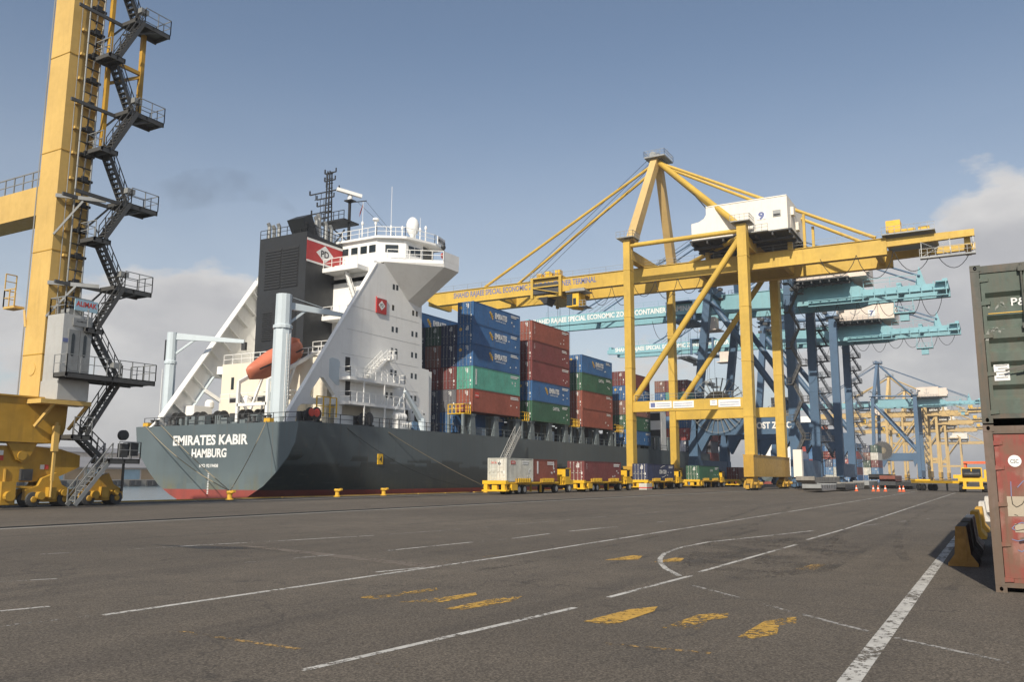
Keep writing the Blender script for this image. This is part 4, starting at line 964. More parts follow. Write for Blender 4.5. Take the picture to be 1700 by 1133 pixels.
# ------------------------------------------------------------------ yard vehicles
def wheel(parent, x, y, r, w, side=-1):
    t = MB().lathe([(r*0.62, -w/2), (r*0.95, -w/2), (r, -w*0.32), (r, w*0.32), (r*0.95, w/2), (r*0.62, w/2)], (x, y, r), 18, 'y').build('wheel', 'tyre', parent)
    MB().lathe([(r*0.60, -w*0.53), (r*0.52, -w*0.30), (r*0.22, -w*0.30), (r*0.2, -w*0.56), (r*0.1, -w*0.58)] if side < 0 else [(r*0.1, w*0.58), (r*0.2, w*0.56), (r*0.22, w*0.3), (r*0.52, w*0.3), (r*0.60, w*0.53)], (x, y, r), 14, 'y').build('rim', 'rim', t)
    return t
def trailer(label, loc, Lt=12.9):
    t = thing('container_trailer', label, 'trailer', loc, 'yellow container trailers on the quay')
    b = MB()
    for y in (0.55, 1.75): b.box(0.2, Lt-0.3, y, y+0.16, 1.02, 1.32)
    for i in range(9): x = 0.4+i*(Lt-1.0)/8; b.box(x, x+0.14, 0.05, 2.39, 1.14, 1.32)
    for y in (0.02, 2.30): b.box(0.1, Lt-0.2, y, y+0.12, 1.16, 1.34)
    b.build('chassis', 'yellow_bright', t)
    r = MB(); r.box(-0.55, 0.0, -0.25, 2.69, 1.12, 1.50); r.box(-0.5, 0.05, -0.1, 0.35, 0.5, 1.12); r.box(-0.5, 0.05, 2.1, 2.54, 0.5, 1.12); r.box(-0.45, -0.05, 0.9, 1.55, 0.5, 1.02); r.box(-0.6, 0.1, -0.3, 2.74, 0.36, 0.52)
    r.build('rear_bumper', 'yellow_bright', t)
    MB().box(1.0, 2.3, -0.12, 0.3, 0.45, 1.12).build('tool_box', 'yellow_bright', t)
    for x0 in (2.1, 7.9):
        for yy, s in ((-0.30, 1), (2.44, -1)):
            g_ = MB()
            for i in range(6):
                x = x0+i*0.5; g_.prism([(0.0 if s > 0 else 0.3, 1.3), (0.3 if s > 0 else 0.0, 1.3), (0.3 if s > 0 else 0.0, 1.66), (0.0+(0.18 if s > 0 else 0.12), 1.74)], 'x', x, x+0.10) if False else g_.add([(x, yy+(0 if s > 0 else 0.3), 1.28), (x+0.34, yy+(0 if s > 0 else 0.3), 1.28), (x+0.42, yy+(0 if s > 0 else .3), 1.75), (x+0.12, yy+(0 if s > 0 else .3), 1.75),
                    (x, yy+(0.06 if s > 0 else .24), 1.28), (x+0.34, yy+(0.06 if s > 0 else .24), 1.28), (x+0.42, yy+(0.06 if s > 0 else .24), 1.75), (x+0.12, yy+(0.06 if s > 0 else .24), 1.75)],
                    [(0,1,2,3),(7,6,5,4),(0,4,5,1),(1,5,6,2),(2,6,7,3),(3,7,4,0)]).cut()
            gg = MB().box(x0-0.1, x0+3.2, yy+(0.10 if s > 0 else -0.0), yy+(0.3 if s > 0 else 0.20), 1.24, 1.70).build('container_guide', 'yellow_old', t); g_.build_each('fin', 'yellow_bright', gg)
    for x in (3.0, 4.3):
        for y, s in ((0.3, -1), (2.14, 1)): wheel(t, x, y, 0.52, 0.42, s)
    MB().box(2.4, 4.9, 0.6, 1.84, 0.4, 0.7).build('axle_bogie', 'dark', t)
    lg = MB()
    for y in (0.5, 1.8): lg.box(8.9, 9.1, y, y+0.16, 0.15, 1.1).cut()
    lg.build_each('landing_leg', 'yellow_bright', t)
    return t
def tractor(label, loc):
    t = thing('terminal_tractor', label, 'truck', loc, 'yellow terminal tractors')
    b = MB(); b.box(-3.2, 2.4, 0.62, 1.82, 0.62, 0.98); b.box(1.5, 2.5, 0.05, 2.39, 0.5, 1.0); b.build('chassis', 'dark', t)
    c = MB(); c.box(0.2, 1.7, 0.05, 1.2, 1.0, 1.75); c.box(0.2, 0.34, 0.05, 1.2, 1.75, 3.0); c.box(0.2, 1.75, 0.05, 1.2, 2.86, 3.0)
    for y in (0.05, 1.08): c.box(1.55, 1.7, y, y+0.12, 1.75, 2.9)
    c.box(0.36, 1.5, 0.05, 0.17, 1.75, 1.95); c.build('cab', 'yellow_bright', t)
    MB().box(0.36, 1.56, 0.10, 1.16, 1.78, 2.85).build('cab_window', 'glass', t)
    h = MB(); h.box(1.7, 2.6, 0.1, 2.3, 1.0, 1.55); h.box(0.3, 1.7, 1.3, 2.35, 1.0, 1.5); h.build('bonnet', 'yellow_bright', t)
    r = MB(); r.rail([(-0.9, 0.1, 1.0), (0.2, 0.1, 1.0)], 0.9, 0.6, 0.04); r.box(-1.2, 0.2, 0.05, 2.35, 0.92, 1.0); r.build('platform', 'yellow_bright', t)
    for x in (-2.2, 1.4):
        for y, s in ((0.28, -1), (2.16, 1)): wheel(t, x, y, 0.53, 0.44, s)
    return t
TY = 46.4
RD = [('trailer carrying the white and the red-brown short containers', 80.3), ('trailer under the long dark red container', 100.2), ('trailer under the navy container with white lettering', 122.8), ('trailer under the green container', 148.4), ('trailer farthest along the quay carrying a brown and a white-covered load', 174.5)]
for i, (l, x) in enumerate(RD):
    trailer('yellow '+l, (x, TY, 0))
    tractor(['yellow terminal tractor between the red-brown and the dark red loads', 'yellow terminal tractor just behind the navy container trailer', 'yellow terminal tractor between the navy and the green containers', 'yellow terminal tractor ahead of the green container', 'yellow terminal tractor at the far head of the trailer row'][i], (x+14.3, TY, 0))
TG = 'containers riding on the yellow trailers'
def gcs(o, Lc, H):
    b = MB().box(0.9, 1.9, 0.004, 0.008, H*0.74, H*0.88); e_ = b.build('emblem', 'ink_red', o); letter(MB(), 'OCEL', (1.4, 0.002, H*0.77), (1, 0, 0), 0.2, 0.75, 0.02, center=True).build('lettering', 'ink_white', e_)
    letter(MB(), 'OCEL', (-0.012, 2.0, H*0.76), (0, -1, 0), 0.2, 0.75, 0.04).build('lettering', 'ink_red', o)
    MB().prism([(0.75, H*0.76), (0.95, H*0.86), (1.15, H*0.76), (0.95, H*0.66)], 'x', -0.013, -0.009).build('placard', 'ink_black', o)
container('off-white short container with red lettering at the tail of the trailer row', 'white', (80.4, TY, 1.36), 6.06, st8, True, TG, gcs, 'c_white')
container('red-brown short container with white strips, directly ahead of the off-white one', 'rust', (86.5, TY, 1.36), 6.06, st8, True, TG, lambda o, Lc, H: [MB().box(x*Lc, x*Lc+w, 0.005, 0.008, z0*H, z1*H).build('marking', 'ink_white', o) for x, w, z0, z1 in ((0.14, 0.35, 0.35, 0.9), (0.82, 0.2, 0.62, 0.9))])
container('long dark red container with pale locking rods on the second trailer', 'maroon', (100.3, TY, 1.36), 12.19, st8, True, TG, UPR('MSC'), 'c_white')
def cma(o, Lc, H):
    side_text('CMA CGM', 0.66, 3.3, 0.56, 0.40, 'ink_white', 0.05)(o, Lc, H)
    for s in (1, -1):
        b = MB(); pts = [(0.58*Lc+s*(-1.3+i*0.26), H*0.55+s*(0.55+0.35*math.sin(i/8*math.pi*0.5))) for i in range(9)]
        for p, q in zip(pts, pts[1:]): b.beam((p[0], 0.006, p[1]), (q[0], 0.006, q[1]), 0.006, 0.10)
        b.build('emblem', 'ink_white', o)
container('navy container with large white lettering and arcs on the third trailer', 'navy', (122.9, TY, 1.36), 12.19, st8, True, TG, cma, 'c_white')
container('green container with small white lettering on the fourth trailer', 'green', (148.5, TY, 1.36), 12.19, st8, True, TG, side_text('UNI', 0.4, 1.6, 0.6, 0.6), 'c_white')
container('dark maroon short container behind the green one on the farthest trailer', 'maroon', (174.7, TY, 1.36), 6.06, st8, True, TG, None, fine=False)
wl = MB().prism([(0, 0), (2.44, 0), (2.3, 1.5), (1.22, 2.3), (0.14, 1.5)], 'x', 0, 5.6); tag(wl.build('covered_load', 'c_white'), 'off-white sheeted load on the farthest trailer, ahead of a maroon container', 'load').location = (181.2, TY, 1.4)
crate = thing('crate', 'small white and red box standing on the quay below the navy container', 'crate', (118.5, 44.9, 0))
MB().box(0, 2.2, 0, 1.2, 0.08, 1.0).build('body', 'c_white', crate); MB().box(-0.02, 2.22, -0.02, 1.22, 0.30, 0.45).build('stripe', 'ink_red', crate)

# tractor with empty trailer at the right, seen from behind
tr = thing('terminal_tractor', 'yellow terminal tractor seen from behind near the right container stack', 'truck', (135.0, 3.6, 0))
b = MB(); b.box(0, 5.4, -1.25, 1.25, 0.75, 1.15); b.build('chassis', 'dark', tr)
b = MB(); b.box(-0.2, 0.1, -1.9, 1.7, 1.45, 1.95); b.box(-0.2, 0.1, -1.3, -0.9, 0.55, 1.45); b.box(-0.2, 0.1, 0.7, 1.1, 0.55, 1.45); b.box(-0.25, 0.15, -1.4, 1.2, 0.45, 0.75); b.box(0.1, 2.0, -1.9, 1.7, 1.6, 1.9); b.build('rear_bumper', 'yellow_bright', tr)
b = MB(); b.box(2.58, 4.4, -1.25, 1.35, 3.28, 3.4); b.box(2.6, 4.4, -1.25, 1.35, 1.9, 2.1)
for y in (-1.25, 0.0, 1.23): b.box(2.58, 2.72, y, y+0.12, 2.1, 3.28); b.box(4.28, 4.4, y, y+0.12, 2.1, 3.28)
b.build('cab', 'yellow_bright', tr)
for y0, y1 in ((-1.13, 0.0), (0.12, 1.23)): MB().box(2.63, 2.67, y0, y1, 2.1, 3.28).build('cab_window', 'glass', tr)
MB().lathe([(0.42, -1.0), (0.42, 1.0)], (2.2, 0.05, 2.45), 12, 'y').build('air_tank', 'black', tr)
b = MB(); b.box(1.0, 2.2, 1.2, 2.3, 1.9, 2.4); b.box(2.0, 2.3, -2.0, -1.5, 1.9, 3.1); b.build('side_tank', 'yellow_bright', tr)
for x in (0.8, 4.6):
    for y, s in ((-1.5, -1), (1.3, 1)): wheel(tr, x, y, 0.62, 0.75, s)
et = thing('container_trailer', 'empty yellow flatbed trailer parked beyond the orange cones', 'trailer', (0, 0, 0), 'yellow container trailers on the quay', True)
A_, B_ = Vector((*gnd(1512, 815), 0)), Vector((*gnd(1606, 815), 0)); A_ = Vector((150, 11.5, 0)); B_ = Vector((139.5, 5.2, 0)); dv_ = (B_-A_)
b = MB(); b.beam(A_+Vector((0, 0, 1.35)), B_+Vector((0, 0, 1.35)), 2.3, 0.36); b.beam(A_+Vector((0, 0, 1.6)), A_+dv_*0.12+Vector((0, 0, 1.6)), 2.4, 0.25); b.build('bed', 'yellow_bright', et)
nrm = Vector((dv_.y, -dv_.x, 0)).normalized()
for t in (0.16, 0.27):
    for s in (-1, 1):
        c = A_+dv_*t+nrm*s*-0.9+Vector((0, 0, 0.52)); MB().tube(c-nrm*0.2, c+nrm*0.2, 0.52, 14).build('wheel', 'tyre', et)
MB().beam(A_+dv_*0.7+Vector((0, 0, 0.1)), A_+dv_*0.7+Vector((0, 0, 1.2)), 0.2, 1.6).build('landing_leg', 'dark', et)
# orange straddle frame far behind the tractor
gf = thing('straddle_carrier', 'orange portal frame standing far behind the yellow tractor', 'carrier', (200, 4.2, 0))
b = MB()
for x in (0, 7):
    for y in (-2.2, 2.2): b.box(x, x+0.4, y-0.2, y+0.2, 0.8, 4.9).cut()
b.build_each('frame_leg', 'cone', gf)
b = MB()
for y in (-2.2, 2.2): b.box(-0.3, 7.7, y-0.25, y+0.25, 4.9, 5.3)
for x in (0, 7): b.box(x, x+0.4, -2.2, 2.2, 4.9, 5.3)
b.build('top_frame', 'cone', gf)
for y in (-2.2, 2.2):
    for x in (0.2, 2.6, 5, 7.2): wheel(gf, x, y, 0.6, 0.4, -1 if y < 0 else 1)

# steel flats, beams stacked on the yard
def flat(label, x0, x1, y0, y1, z0, h, mat, sub=True):
    t = thing('flat_rack', label, 'flat rack', ((x0+x1)/2, (y0+y1)/2, z0), 'flat racks stacked on the yard', True)
    b = MB(); b.prism([(x0+0.8, z0), (x1-0.8, z0), (x1, z0+h*0.45), (x1, z0+h), (x0, z0+h), (x0, z0+h*0.45)], 'y', y0, y1); b.build('deck', mat, t)
    r = MB()
    for i in range(7): x = x0+0.6+(x1-x0-1.2)*i/6; r.box(x, x+0.12, y0-0.06, y0-0.003, z0+h*0.4, z0+h)
    r.build('stake_pocket', 'dark', t)
    e_ = MB(); e_.box(x0, x0+0.35, y0, y1, z0+h, z0+h+0.12); e_.box(x1-0.35, x1, y0, y1, z0+h, z0+h+0.12); e_.build('end_stop', mat, t)
flat('grey steel flat rack on the ground, nearest one right of the yellow crane', 118, 130.2, 20.6, 23.0, 0.22, 0.75, 'steel')
flat('dark steel flat rack lying against the nearest grey one', 131.0, 143.2, 19.6, 22.0, 0.2, 0.75, 'dark')
flat('long pale rusty flat rack raised behind the nearest grey one', 139, 163, 25.2, 28.0, 1.1, 0.9, 'concrete')
flat('pale flat rack below the long raised rusty one', 141, 160, 25.0, 27.6, 0.2, 0.8, 'steel')
flat('pale concrete-coloured slab behind the orange cones', 146, 158, 20.5, 23.0, 0.1, 1.0, 'concrete')
flat('grey slab behind the middle pair of cones', 160, 172, 20.0, 22.6, 0.1, 1.2, 'steel')
flat('dark stacked flat rack with rusty top left of the empty yellow trailer', 168, 180, 16.6, 19.2, 0.15, 1.0, 'dark')
flat('rust brown flat rack topping the dark stack left of the yellow trailer', 168, 180, 16.6, 19.2, 1.3, 0.9, 'c_rust')
flat('dark flat rack farther back in the stack by the yellow trailer', 176, 190, 19.4, 22, 1.6, 0.9, 'black')
flat('dark flat rack low beside the empty yellow trailer wheels', 160, 172, 13.2, 15.6, 0.15, 0.9, 'black')
for i, (u, lab) in enumerate(((1422, 'leftmost of the orange traffic cones, alone before the pale slab'), (1450, 'orange traffic cone second from left before the grey slab'), (1458, 'orange traffic cone third from left before the grey slab'), (1470, 'orange traffic cone right of the middle pair'), (1494, 'left one of the close pair of orange cones'), (1500, 'right one of the close pair of orange cones'))):
    x, y = gnd(u, 816.5 if i else 817); x, y = (133.5, y*133.5/x)
    t = thing('traffic_cone', lab, 'cone', (x, y, 0), 'orange cones beside the flat racks')
    MB().lathe([(0.20, 0.05), (0.05, 0.85), (0.03, 0.86)], n=12).build('cone', 'cone', t); MB().box(-0.25, 0.25, -0.25, 0.25, 0.0, 0.05).build('base', 'cone', t)
    MB().lathe([(0.152, 0.36), (0.118, 0.52)], n=12).build('stripe', 'ink_white', t)

# ------------------------------------------------------------------ right foreground containers and barriers
def near_mat(name, base, alt, thr, dcol):
    m, nt, p, o = new_mat(name); g = NT(nt); v = g.coords(rnd=False)
    a = g.noise(v, 0.9, 8, 0.62); b = g.noise(v, 7, 8, 0.65); s = g.noise(g.coords((3, 3, 0.3), False), 1.5, 7, 0.6)
    c = g.mix(g.mapr(a, thr, thr+0.06, 0, 1), base, alt)
    c = g.mix(g.mapr(b, 0.5, 0.75, 0, 0.45), c, tuple(x*0.5 for x in base))
    c = g.mix(g.mapr(s, 0.46, 0.64, 0, 0.85), c, dcol)
    e2 = g.noise(v, 1.5, 8, 0.68); oft = g.n('ShaderNodeVectorMath', operation='ADD'); oft.inputs[1].default_value = (7.3, 2.1, 5.5); g.l(v, oft.inputs[0]); e3 = g.noise(oft.outputs[0], 1.1, 8, 0.66)
    c = g.mix(g.mapr(e3, 0.50, 0.60, 0, 0.75 if 'red' in name else 0.25), c, dcol)
    c = g.mix(g.mapr(b, 0.66, 0.70, 0, 0.6), c, (0.12, 0.06, 0.035))
    g.l(c, p.inputs['Base Color']); p.inputs['Roughness'].default_value = 0.62; g.bump(b, 0.25, 0.006, p); return m
M['near_green'] = near_mat('worn_green_container', (0.060, 0.085, 0.068), (0.078, 0.105, 0.085), 0.5, (0.085, 0.08, 0.06))
M['near_red'] = near_mat('worn_red_container', (0.225, 0.045, 0.034), (0.27, 0.125, 0.10), 0.50, (0.13, 0.078, 0.048))
M['post_grey'] = near_mat('worn_post', (0.055, 0.064, 0.054), (0.085, 0.082, 0.07), 0.5, (0.11, 0.075, 0.05))
M['post_brown'] = near_mat('worn_brown_post', (0.105, 0.08, 0.06), (0.14, 0.10, 0.08), 0.5, (0.11, 0.07, 0.045))
def near_container(label, z0, body, post, ribs):
    H = 2.95; X0 = 17.75; YL = 0.235; Wd = CW
    t = thing('shipping_container', label, 'container', (X0, YL-Wd, z0), 'containers stacked at the right edge')
    b = MB()   # frame: posts, sills, corner castings with holes facing the viewer
    for y in (0.0, Wd-0.15): b.box(0.0, 0.16, y, y+0.15, 0.12, H-0.12); b.box(12.03, 12.19, y, y+0.15, 0.12, H-0.12)
    b.box(0.03, 0.12, 0.15, Wd-0.15, 0.085, 0.168); b.box(0.01, 0.12, 0.15, Wd-0.15, H-0.16, H-0.02)
    for y in (0.0, Wd-0.12): b.box(0.18, 12.0, y, y+0.12, 0.02, 0.18); b.box(0.18, 12.0, y+0.02, y+0.10, H-0.12, H-0.03)
    b.build('frame', post, t)
    for y in (0.0, Wd-0.178):
        for z in (0.0, H-0.118):
            c = MB(); cy, cz = y+0.089, z+0.059
            hole = [(cy+0.03*math.cos(k*math.pi/5), cz+0.042*math.sin(k*math.pi/5)) for k in range(10)]
            c.prism([(y, z), (y+0.178, z), (y+0.178, z+0.118), (y, z+0.118)], 'x', -0.006, 0.165, [hole]); c.build('corner_casting', post, t)
    cs = MB()   # corrugated flanks
    for ya, yb in ((0.012, 0.048), (Wd-0.012, Wd-0.048)):
        n = 42; stp = 11.87/n; pr = []
        for i in range(n): x = 0.16+i*stp; pr += [(x, yb), (x+stp*.26, yb), (x+stp*.5, ya), (x+stp*.76, ya)]
        pr.append((12.03, yb)); m = len(pr); cs.add([(x, y, 0.18) for x, y in pr]+[(x, y, H-.12) for x, y in pr], [(i, i+1, i+1+m, i+m) for i in range(m-1)])
    cs.add([(0.1, .05, H-.04), (12.1, .05, H-.04), (12.1, Wd-.05, H-.04), (0.1, Wd-.05, H-.04)], [(0, 1, 2, 3)])
    cs.add([(12.1, .05, .05), (12.1, Wd-.05, .05), (12.1, Wd-.05, H-.05), (12.1, .05, H-.05)], [(0, 1, 2, 3)])
    cs.build('side_wall', body, t)
    w = Wd/2-0.17
    for k in (0, 1):
        y0 = 0.16+k*(w+0.02); d = MB()
        if ribs:      # pressed door: horizontal trapezoid corrugations
            zs = [(0.17, 0)]; z = 0.42
            while z < H-0.5: zs += [(z, 0), (z+0.085, 0.07), (z+0.19, 0.07), (z+0.275, 0)]; z += 0.43
            zs.append((H-0.17, 0)); n = len(zs)
            ya, yb = y0+0.13, y0+w-0.06
            d.add([(0.03+dx, ya, z) for z, dx in zs]+[(0.03+dx, yb, z) for z, dx in zs], [(i, i+1, i+1+n, i+n) for i in range(n-1)])
            d.box(0.028, 0.085, y0, ya, 0.17, H-0.17); d.box(0.028, 0.085, yb, y0+w, 0.17, H-0.17); d.box(0.102, 0.11, ya, yb, 0.17, H-0.17)
        else:
            d.box(0.035, 0.085, y0, y0+w, 0.17, H-0.17)
            for za, zb in ((0.2, H-0.2),): d.box(0.028, 0.035, y0+0.10, y0+w-0.08, za+0.05, zb-0.05)
        dd_ = d.build('door', body, t)
        gk = MB()
        for z in (0.22, 0.83, 1.53, 2.18, 2.62) if not ribs else (0.2, 0.9, 1.6, 2.22, 2.66):
            if k == 1: gk.hull([(0.002, Wd-0.10, z-0.042), (0.012, Wd-0.29, z-0.03), (0.002, Wd-0.10, z+0.042), (0.012, Wd-0.29, z+0.03), (0.04, Wd-0.09, z-0.045), (0.04, Wd-0.30, z-0.035), (0.04, Wd-0.09, z+0.045), (0.04, Wd-0.30, z+0.035)]).cut()
            else: gk.hull([(0.002, 0.10, z-0.042), (0.012, 0.29, z-0.03), (0.002, 0.10, z+0.042), (0.012, 0.29, z+0.03), (0.04, 0.09, z-0.045), (0.04, 0.30, z-0.035), (0.04, 0.09, z+0.045), (0.04, 0.30, z+0.035)]).cut()
        gk.build_each('hinge', body, dd_)
        lk = MB()
        for y in (y0+w-0.36, y0+0.42) if k == 0 else (y0+0.20, y0+w-0.66):
            lk.tube((-0.03, y, 0.06), (-0.03, y, H-0.05), 0.02, 10)
            for z in (0.12, 0.95, 1.75, H-0.14): lk.box(-0.06, 0.03, y-0.05, y+0.05, z-0.05, z+0.05)
            lk.beam((-0.065, y+0.06, 1.02), (-0.065, y-0.36 if k == 0 else y+0.38, 0.94), 0.02, 0.035)
            lk.box(-0.08, -0.03, y-0.06, y+0.06, 0.98, 1.06).cut()
        lk.build_each('locking_bar', post, dd_)
    return t
g1 = near_container('worn red container with blue scribbles, lower one at the right edge', 0.0, 'near_red', 'post_brown', False)
g2 = near_container('dark green container with ribbed doors, stacked on the worn red container', 2.98, 'near_green', 'post_grey', True)
def deck_at(u, v): x, y, z = onX(u, v, 17.78); return y-(0.235-CW), z-0.0
y, z = deck_at(1679, 508); letter(MB(), 'P&O', (0.0245, y, z-2.98), (0, -1, 0), 0.145, 0.42, 0.01).build('lettering', 'ink_white', g2)
MB().box(0.022, 0.027, y-0.9, y+0.38, z-2.98-0.125, z-2.98-0.11).build('stripe', 'gold', g2)
y0_, z0_ = deck_at(1651.5, 633); y1_, z1_ = deck_at(1675, 605)
plc = MB().box(0.021, 0.026, y1_, y0_, z0_-2.98, z1_-2.98).build('data_plate', 'ink_white', g2)
for i in range(5): MB().box(0.0195, 0.0205, y1_+0.03, y0_-0.03-0.04*(i % 2), z0_-2.98+0.05+i*0.055, z0_-2.98+0.062+i*0.055).build('print_line', 'ink_black', plc)
M['scuff'] = worn('scuff_white', (0.36, 0.37, 0.34), 0.45)
def scuff(pts, w):
    b = MB(); P = [deck_at(*q) for q in pts]
    for p, q in zip(P, P[1:]): b.beam((0.0255, p[0], p[1]-2.98), (0.0255, q[0], q[1]-2.98), w, 0.003, up=(1, 0, 0))
    b.build('scuff', 'scuff', g2)
scuff([(1639, 566), (1640, 553), (1645, 546), (1655, 545), (1668, 545)], 0.05); scuff([(1642, 549), (1652, 548), (1662, 551)], 0.07); scuff([(1651, 515), (1659, 506), (1667, 515)], 0.03); scuff([(1655, 503), (1664, 502), (1671, 513)], 0.025); scuff([(1637, 499), (1642, 512)], 0.03)
M['scribble'] = plain('blue_scribble', (0.16, 0.22, 0.38), 0.8); M['stk'] = paint('sticker_cream', (0.42, 0.36, 0.28), 0.8, 0.2, 0.4)
def scrib(pts):
    b = MB(); P = [deck_at(*q) for q in pts]
    for p, q in zip(P, P[1:]): b.beam((0.024, p[0], p[1]), (0.024, q[0], q[1]), 0.012, 0.003, up=(1, 0, 0))
    b.build('scribble', 'scribble', g1)
scrib([(1678, 800), (1679, 825), (1681, 838), (1688, 843), (1697, 838), (1703, 828)]); scrib([(1689, 810), (1698, 800), (1704, 797)])
scrib([(1686, 872), (1697, 868), (1705, 872), (1700, 880), (1688, 882), (1680, 878), (1686, 872)]); scrib([(1680, 896), (1690, 899), (1700, 897), (1706, 893)]); scrib([(1684, 855), (1690, 857)]); scrib([(1690, 914), (1697, 917), (1704, 911)])
y, z = deck_at(1684.5, 766); sk = MB().lathe([(0.105, 0.022), (0.105, 0.026)], (0, y, z), 18, 'x').build('round_sticker', 'ink_white', g1)
letter(MB(), 'CSC', (0.021, y+0.07, z-0.04), (0, -1, 0), 0.07, 0.13, 0.01).build('letters', 'ink_black', sk)
y, z = deck_at(1690, 843); MB().box(0.0225, 0.026, y-0.35, y+0.16, z-0.16, z+0.19).build('sticker', 'stk', g1)
y, z = deck_at(1692, 880); MB().box(0.0225, 0.026, y-0.3, y+0.06, z-0.05, z+0.1).build('sticker', 'stk', g1)

for n, c, d in (('bar_yellow', (0.30, 0.165, 0.04), 0.85), ('bar_black', (0.045, 0.042, 0.038), 0.4), ('bar_white', (0.56, 0.53, 0.48), 0.6), ('bar_gold', (0.52, 0.29, 0.04), 0.5)): M[n] = paint(n, c, 0.8, 0.25, d, (0.10, 0.075, 0.05), 3.0, spots=0.4)
def barrier(x, mat, label, y=0.86, band=None):
    t = thing('jersey_barrier', label, 'barrier', (x, y, 0), 'concrete barriers in a row along the container stack')
    pr = [(-0.31, 0.0), (-0.31, 0.07), (-0.17, 0.27), (-0.115, 0.88), (-0.10, 0.90), (0.10, 0.90), (0.115, 0.88), (0.17, 0.27), (0.31, 0.07), (0.31, 0.0)]
    b = MB().prism(pr, 'x', 0.03, 1.95); b.build('body', mat, t)
    e_ = MB().prism([(p*0.985, z*0.99+0.004) for p, z in pr], 'x', 0.0, 0.03); e_.build('end_face', band or mat, t)
    l = MB().box(-0.012, 0.0, -0.085, 0.085, 0.10, 0.62); l.build('key_slot', band or mat, t)
for a in ((22.35, 'bar_black', 'nearest concrete barrier, dirty yellow end with black flanks', 0.90, 'bar_yellow'), (25.2, 'bar_black', 'black concrete barrier second from the front', 0.90, None), (27.6, 'bar_white', 'dirty white barrier behind the black second one', 0.90, None),
          (32.5, 'bar_gold', 'clean yellow barrier, first of two in mid row', 0.88, None), (36.5, 'bar_gold', 'clean yellow barrier, rear one of the two in mid row', 0.84, None), (45.5, 'bar_white', 'white barrier behind the two clean yellow ones', 0.9, None), (58, 'bar_white', 'farthest small white barrier at the end of the row', 0.85, None)):
    barrier(a[0], a[1], a[2], a[3], a[4])

# ------------------------------------------------------------------ ship-to-shore gantry cranes
def zigzag(mb, x, ya, yb, w, z0, z1, step):
    """stair tower: flights along Y between ya and yb, landings at both ends"""
    z = z0; k = 0; d = (yb-ya)
    while z < z1-0.5:
        zt = min(z+step/2, z1)
        a, b = (ya+d*0.28, yb-d*0.28) if k % 2 == 0 else (yb-d*0.28, ya+d*0.28)
        mb.stair((x+(w*0.52 if k % 2 else 0), a, z), (x+(w*0.52 if k % 2 else 0), b, zt), (w*0.46, 0, 0), max(5, int((zt-z)/0.28)), True, 0.06, 0.03)
        e0, e1 = (yb-d*0.28, yb) if k % 2 == 0 else (ya, ya+d*0.28)
        mb.box(x, x+w, e0, e1, zt-0.14, zt); mb.rail([(x, e0, zt), (x, e1, zt), (x+w, e1, zt), (x+w, e0, zt)], 1.05, 1.0, 0.03)
        z = zt; k += 1
def loops(mb, x, y0, y1, z, n, drop, r):
    w = (y1-y0)/n
    for i in range(n):
        dr = drop*(0.7+0.5*random.random()); pts = []
        for k in range(11):
            t = k/10; pts.append((x, y0+w*(i+t), z-dr*(1-(2*t-1)**2)**0.85))
        mb.path(pts, r, 4)
def bogie(parent, x, y, mat, ext=3.4):
    b = MB()
    b.prism([(x-0.5, 2.35), (x+0.5, 2.35), (x+ext*0.55, 1.5), (x+ext*0.55, 1.15), (x-ext*0.55, 1.15), (x-ext*0.55, 1.5)], 'y', y-0.5, y+0.5)
    for d in (-ext*0.5, ext*0.5):
        b.prism([(x+d-0.35, 1.5), (x+d+0.35, 1.5), (x+d+1.15, 0.85), (x+d+1.15, 0.38), (x+d-1.15, 0.38), (x+d-1.15, 0.85)], 'y', y-0.62, y-0.36)
        b.prism([(x+d-0.35, 1.5), (x+d+0.35, 1.5), (x+d+1.15, 0.85), (x+d+1.15, 0.38), (x+d-1.15, 0.38), (x+d-1.15, 0.85)], 'y', y+0.36, y+0.62)
        b.box(x+d-0.3, x+d+0.3, y-0.35, y+0.35, 1.0, 1.5)
        b.tube((x+d+0.2, y-1.1, 1.0), (x+d+0.2, y-0.6, 1.0), 0.24, 8)
    for s in (-1, 1): b.box(x+s*(ext*0.5+1.3)-0.2, x+s*(ext*0.5+1.3)+0.2, y-0.25, y+0.25, 0.25, 0.8)
    o = b.build('bogie', mat, parent)
    for d in (-ext*0.5-0.68, -ext*0.5+0.68, ext*0.5-0.68, ext*0.5+0.68):
        MB().lathe([(0.45, -0.24), (0.45, 0.14), (0.52, 0.16), (0.52, 0.24)], (x+d, y, 0.48), 14, 'y').build('wheel', 'dark', o)
YS, YL_ = 9.7, -9.5
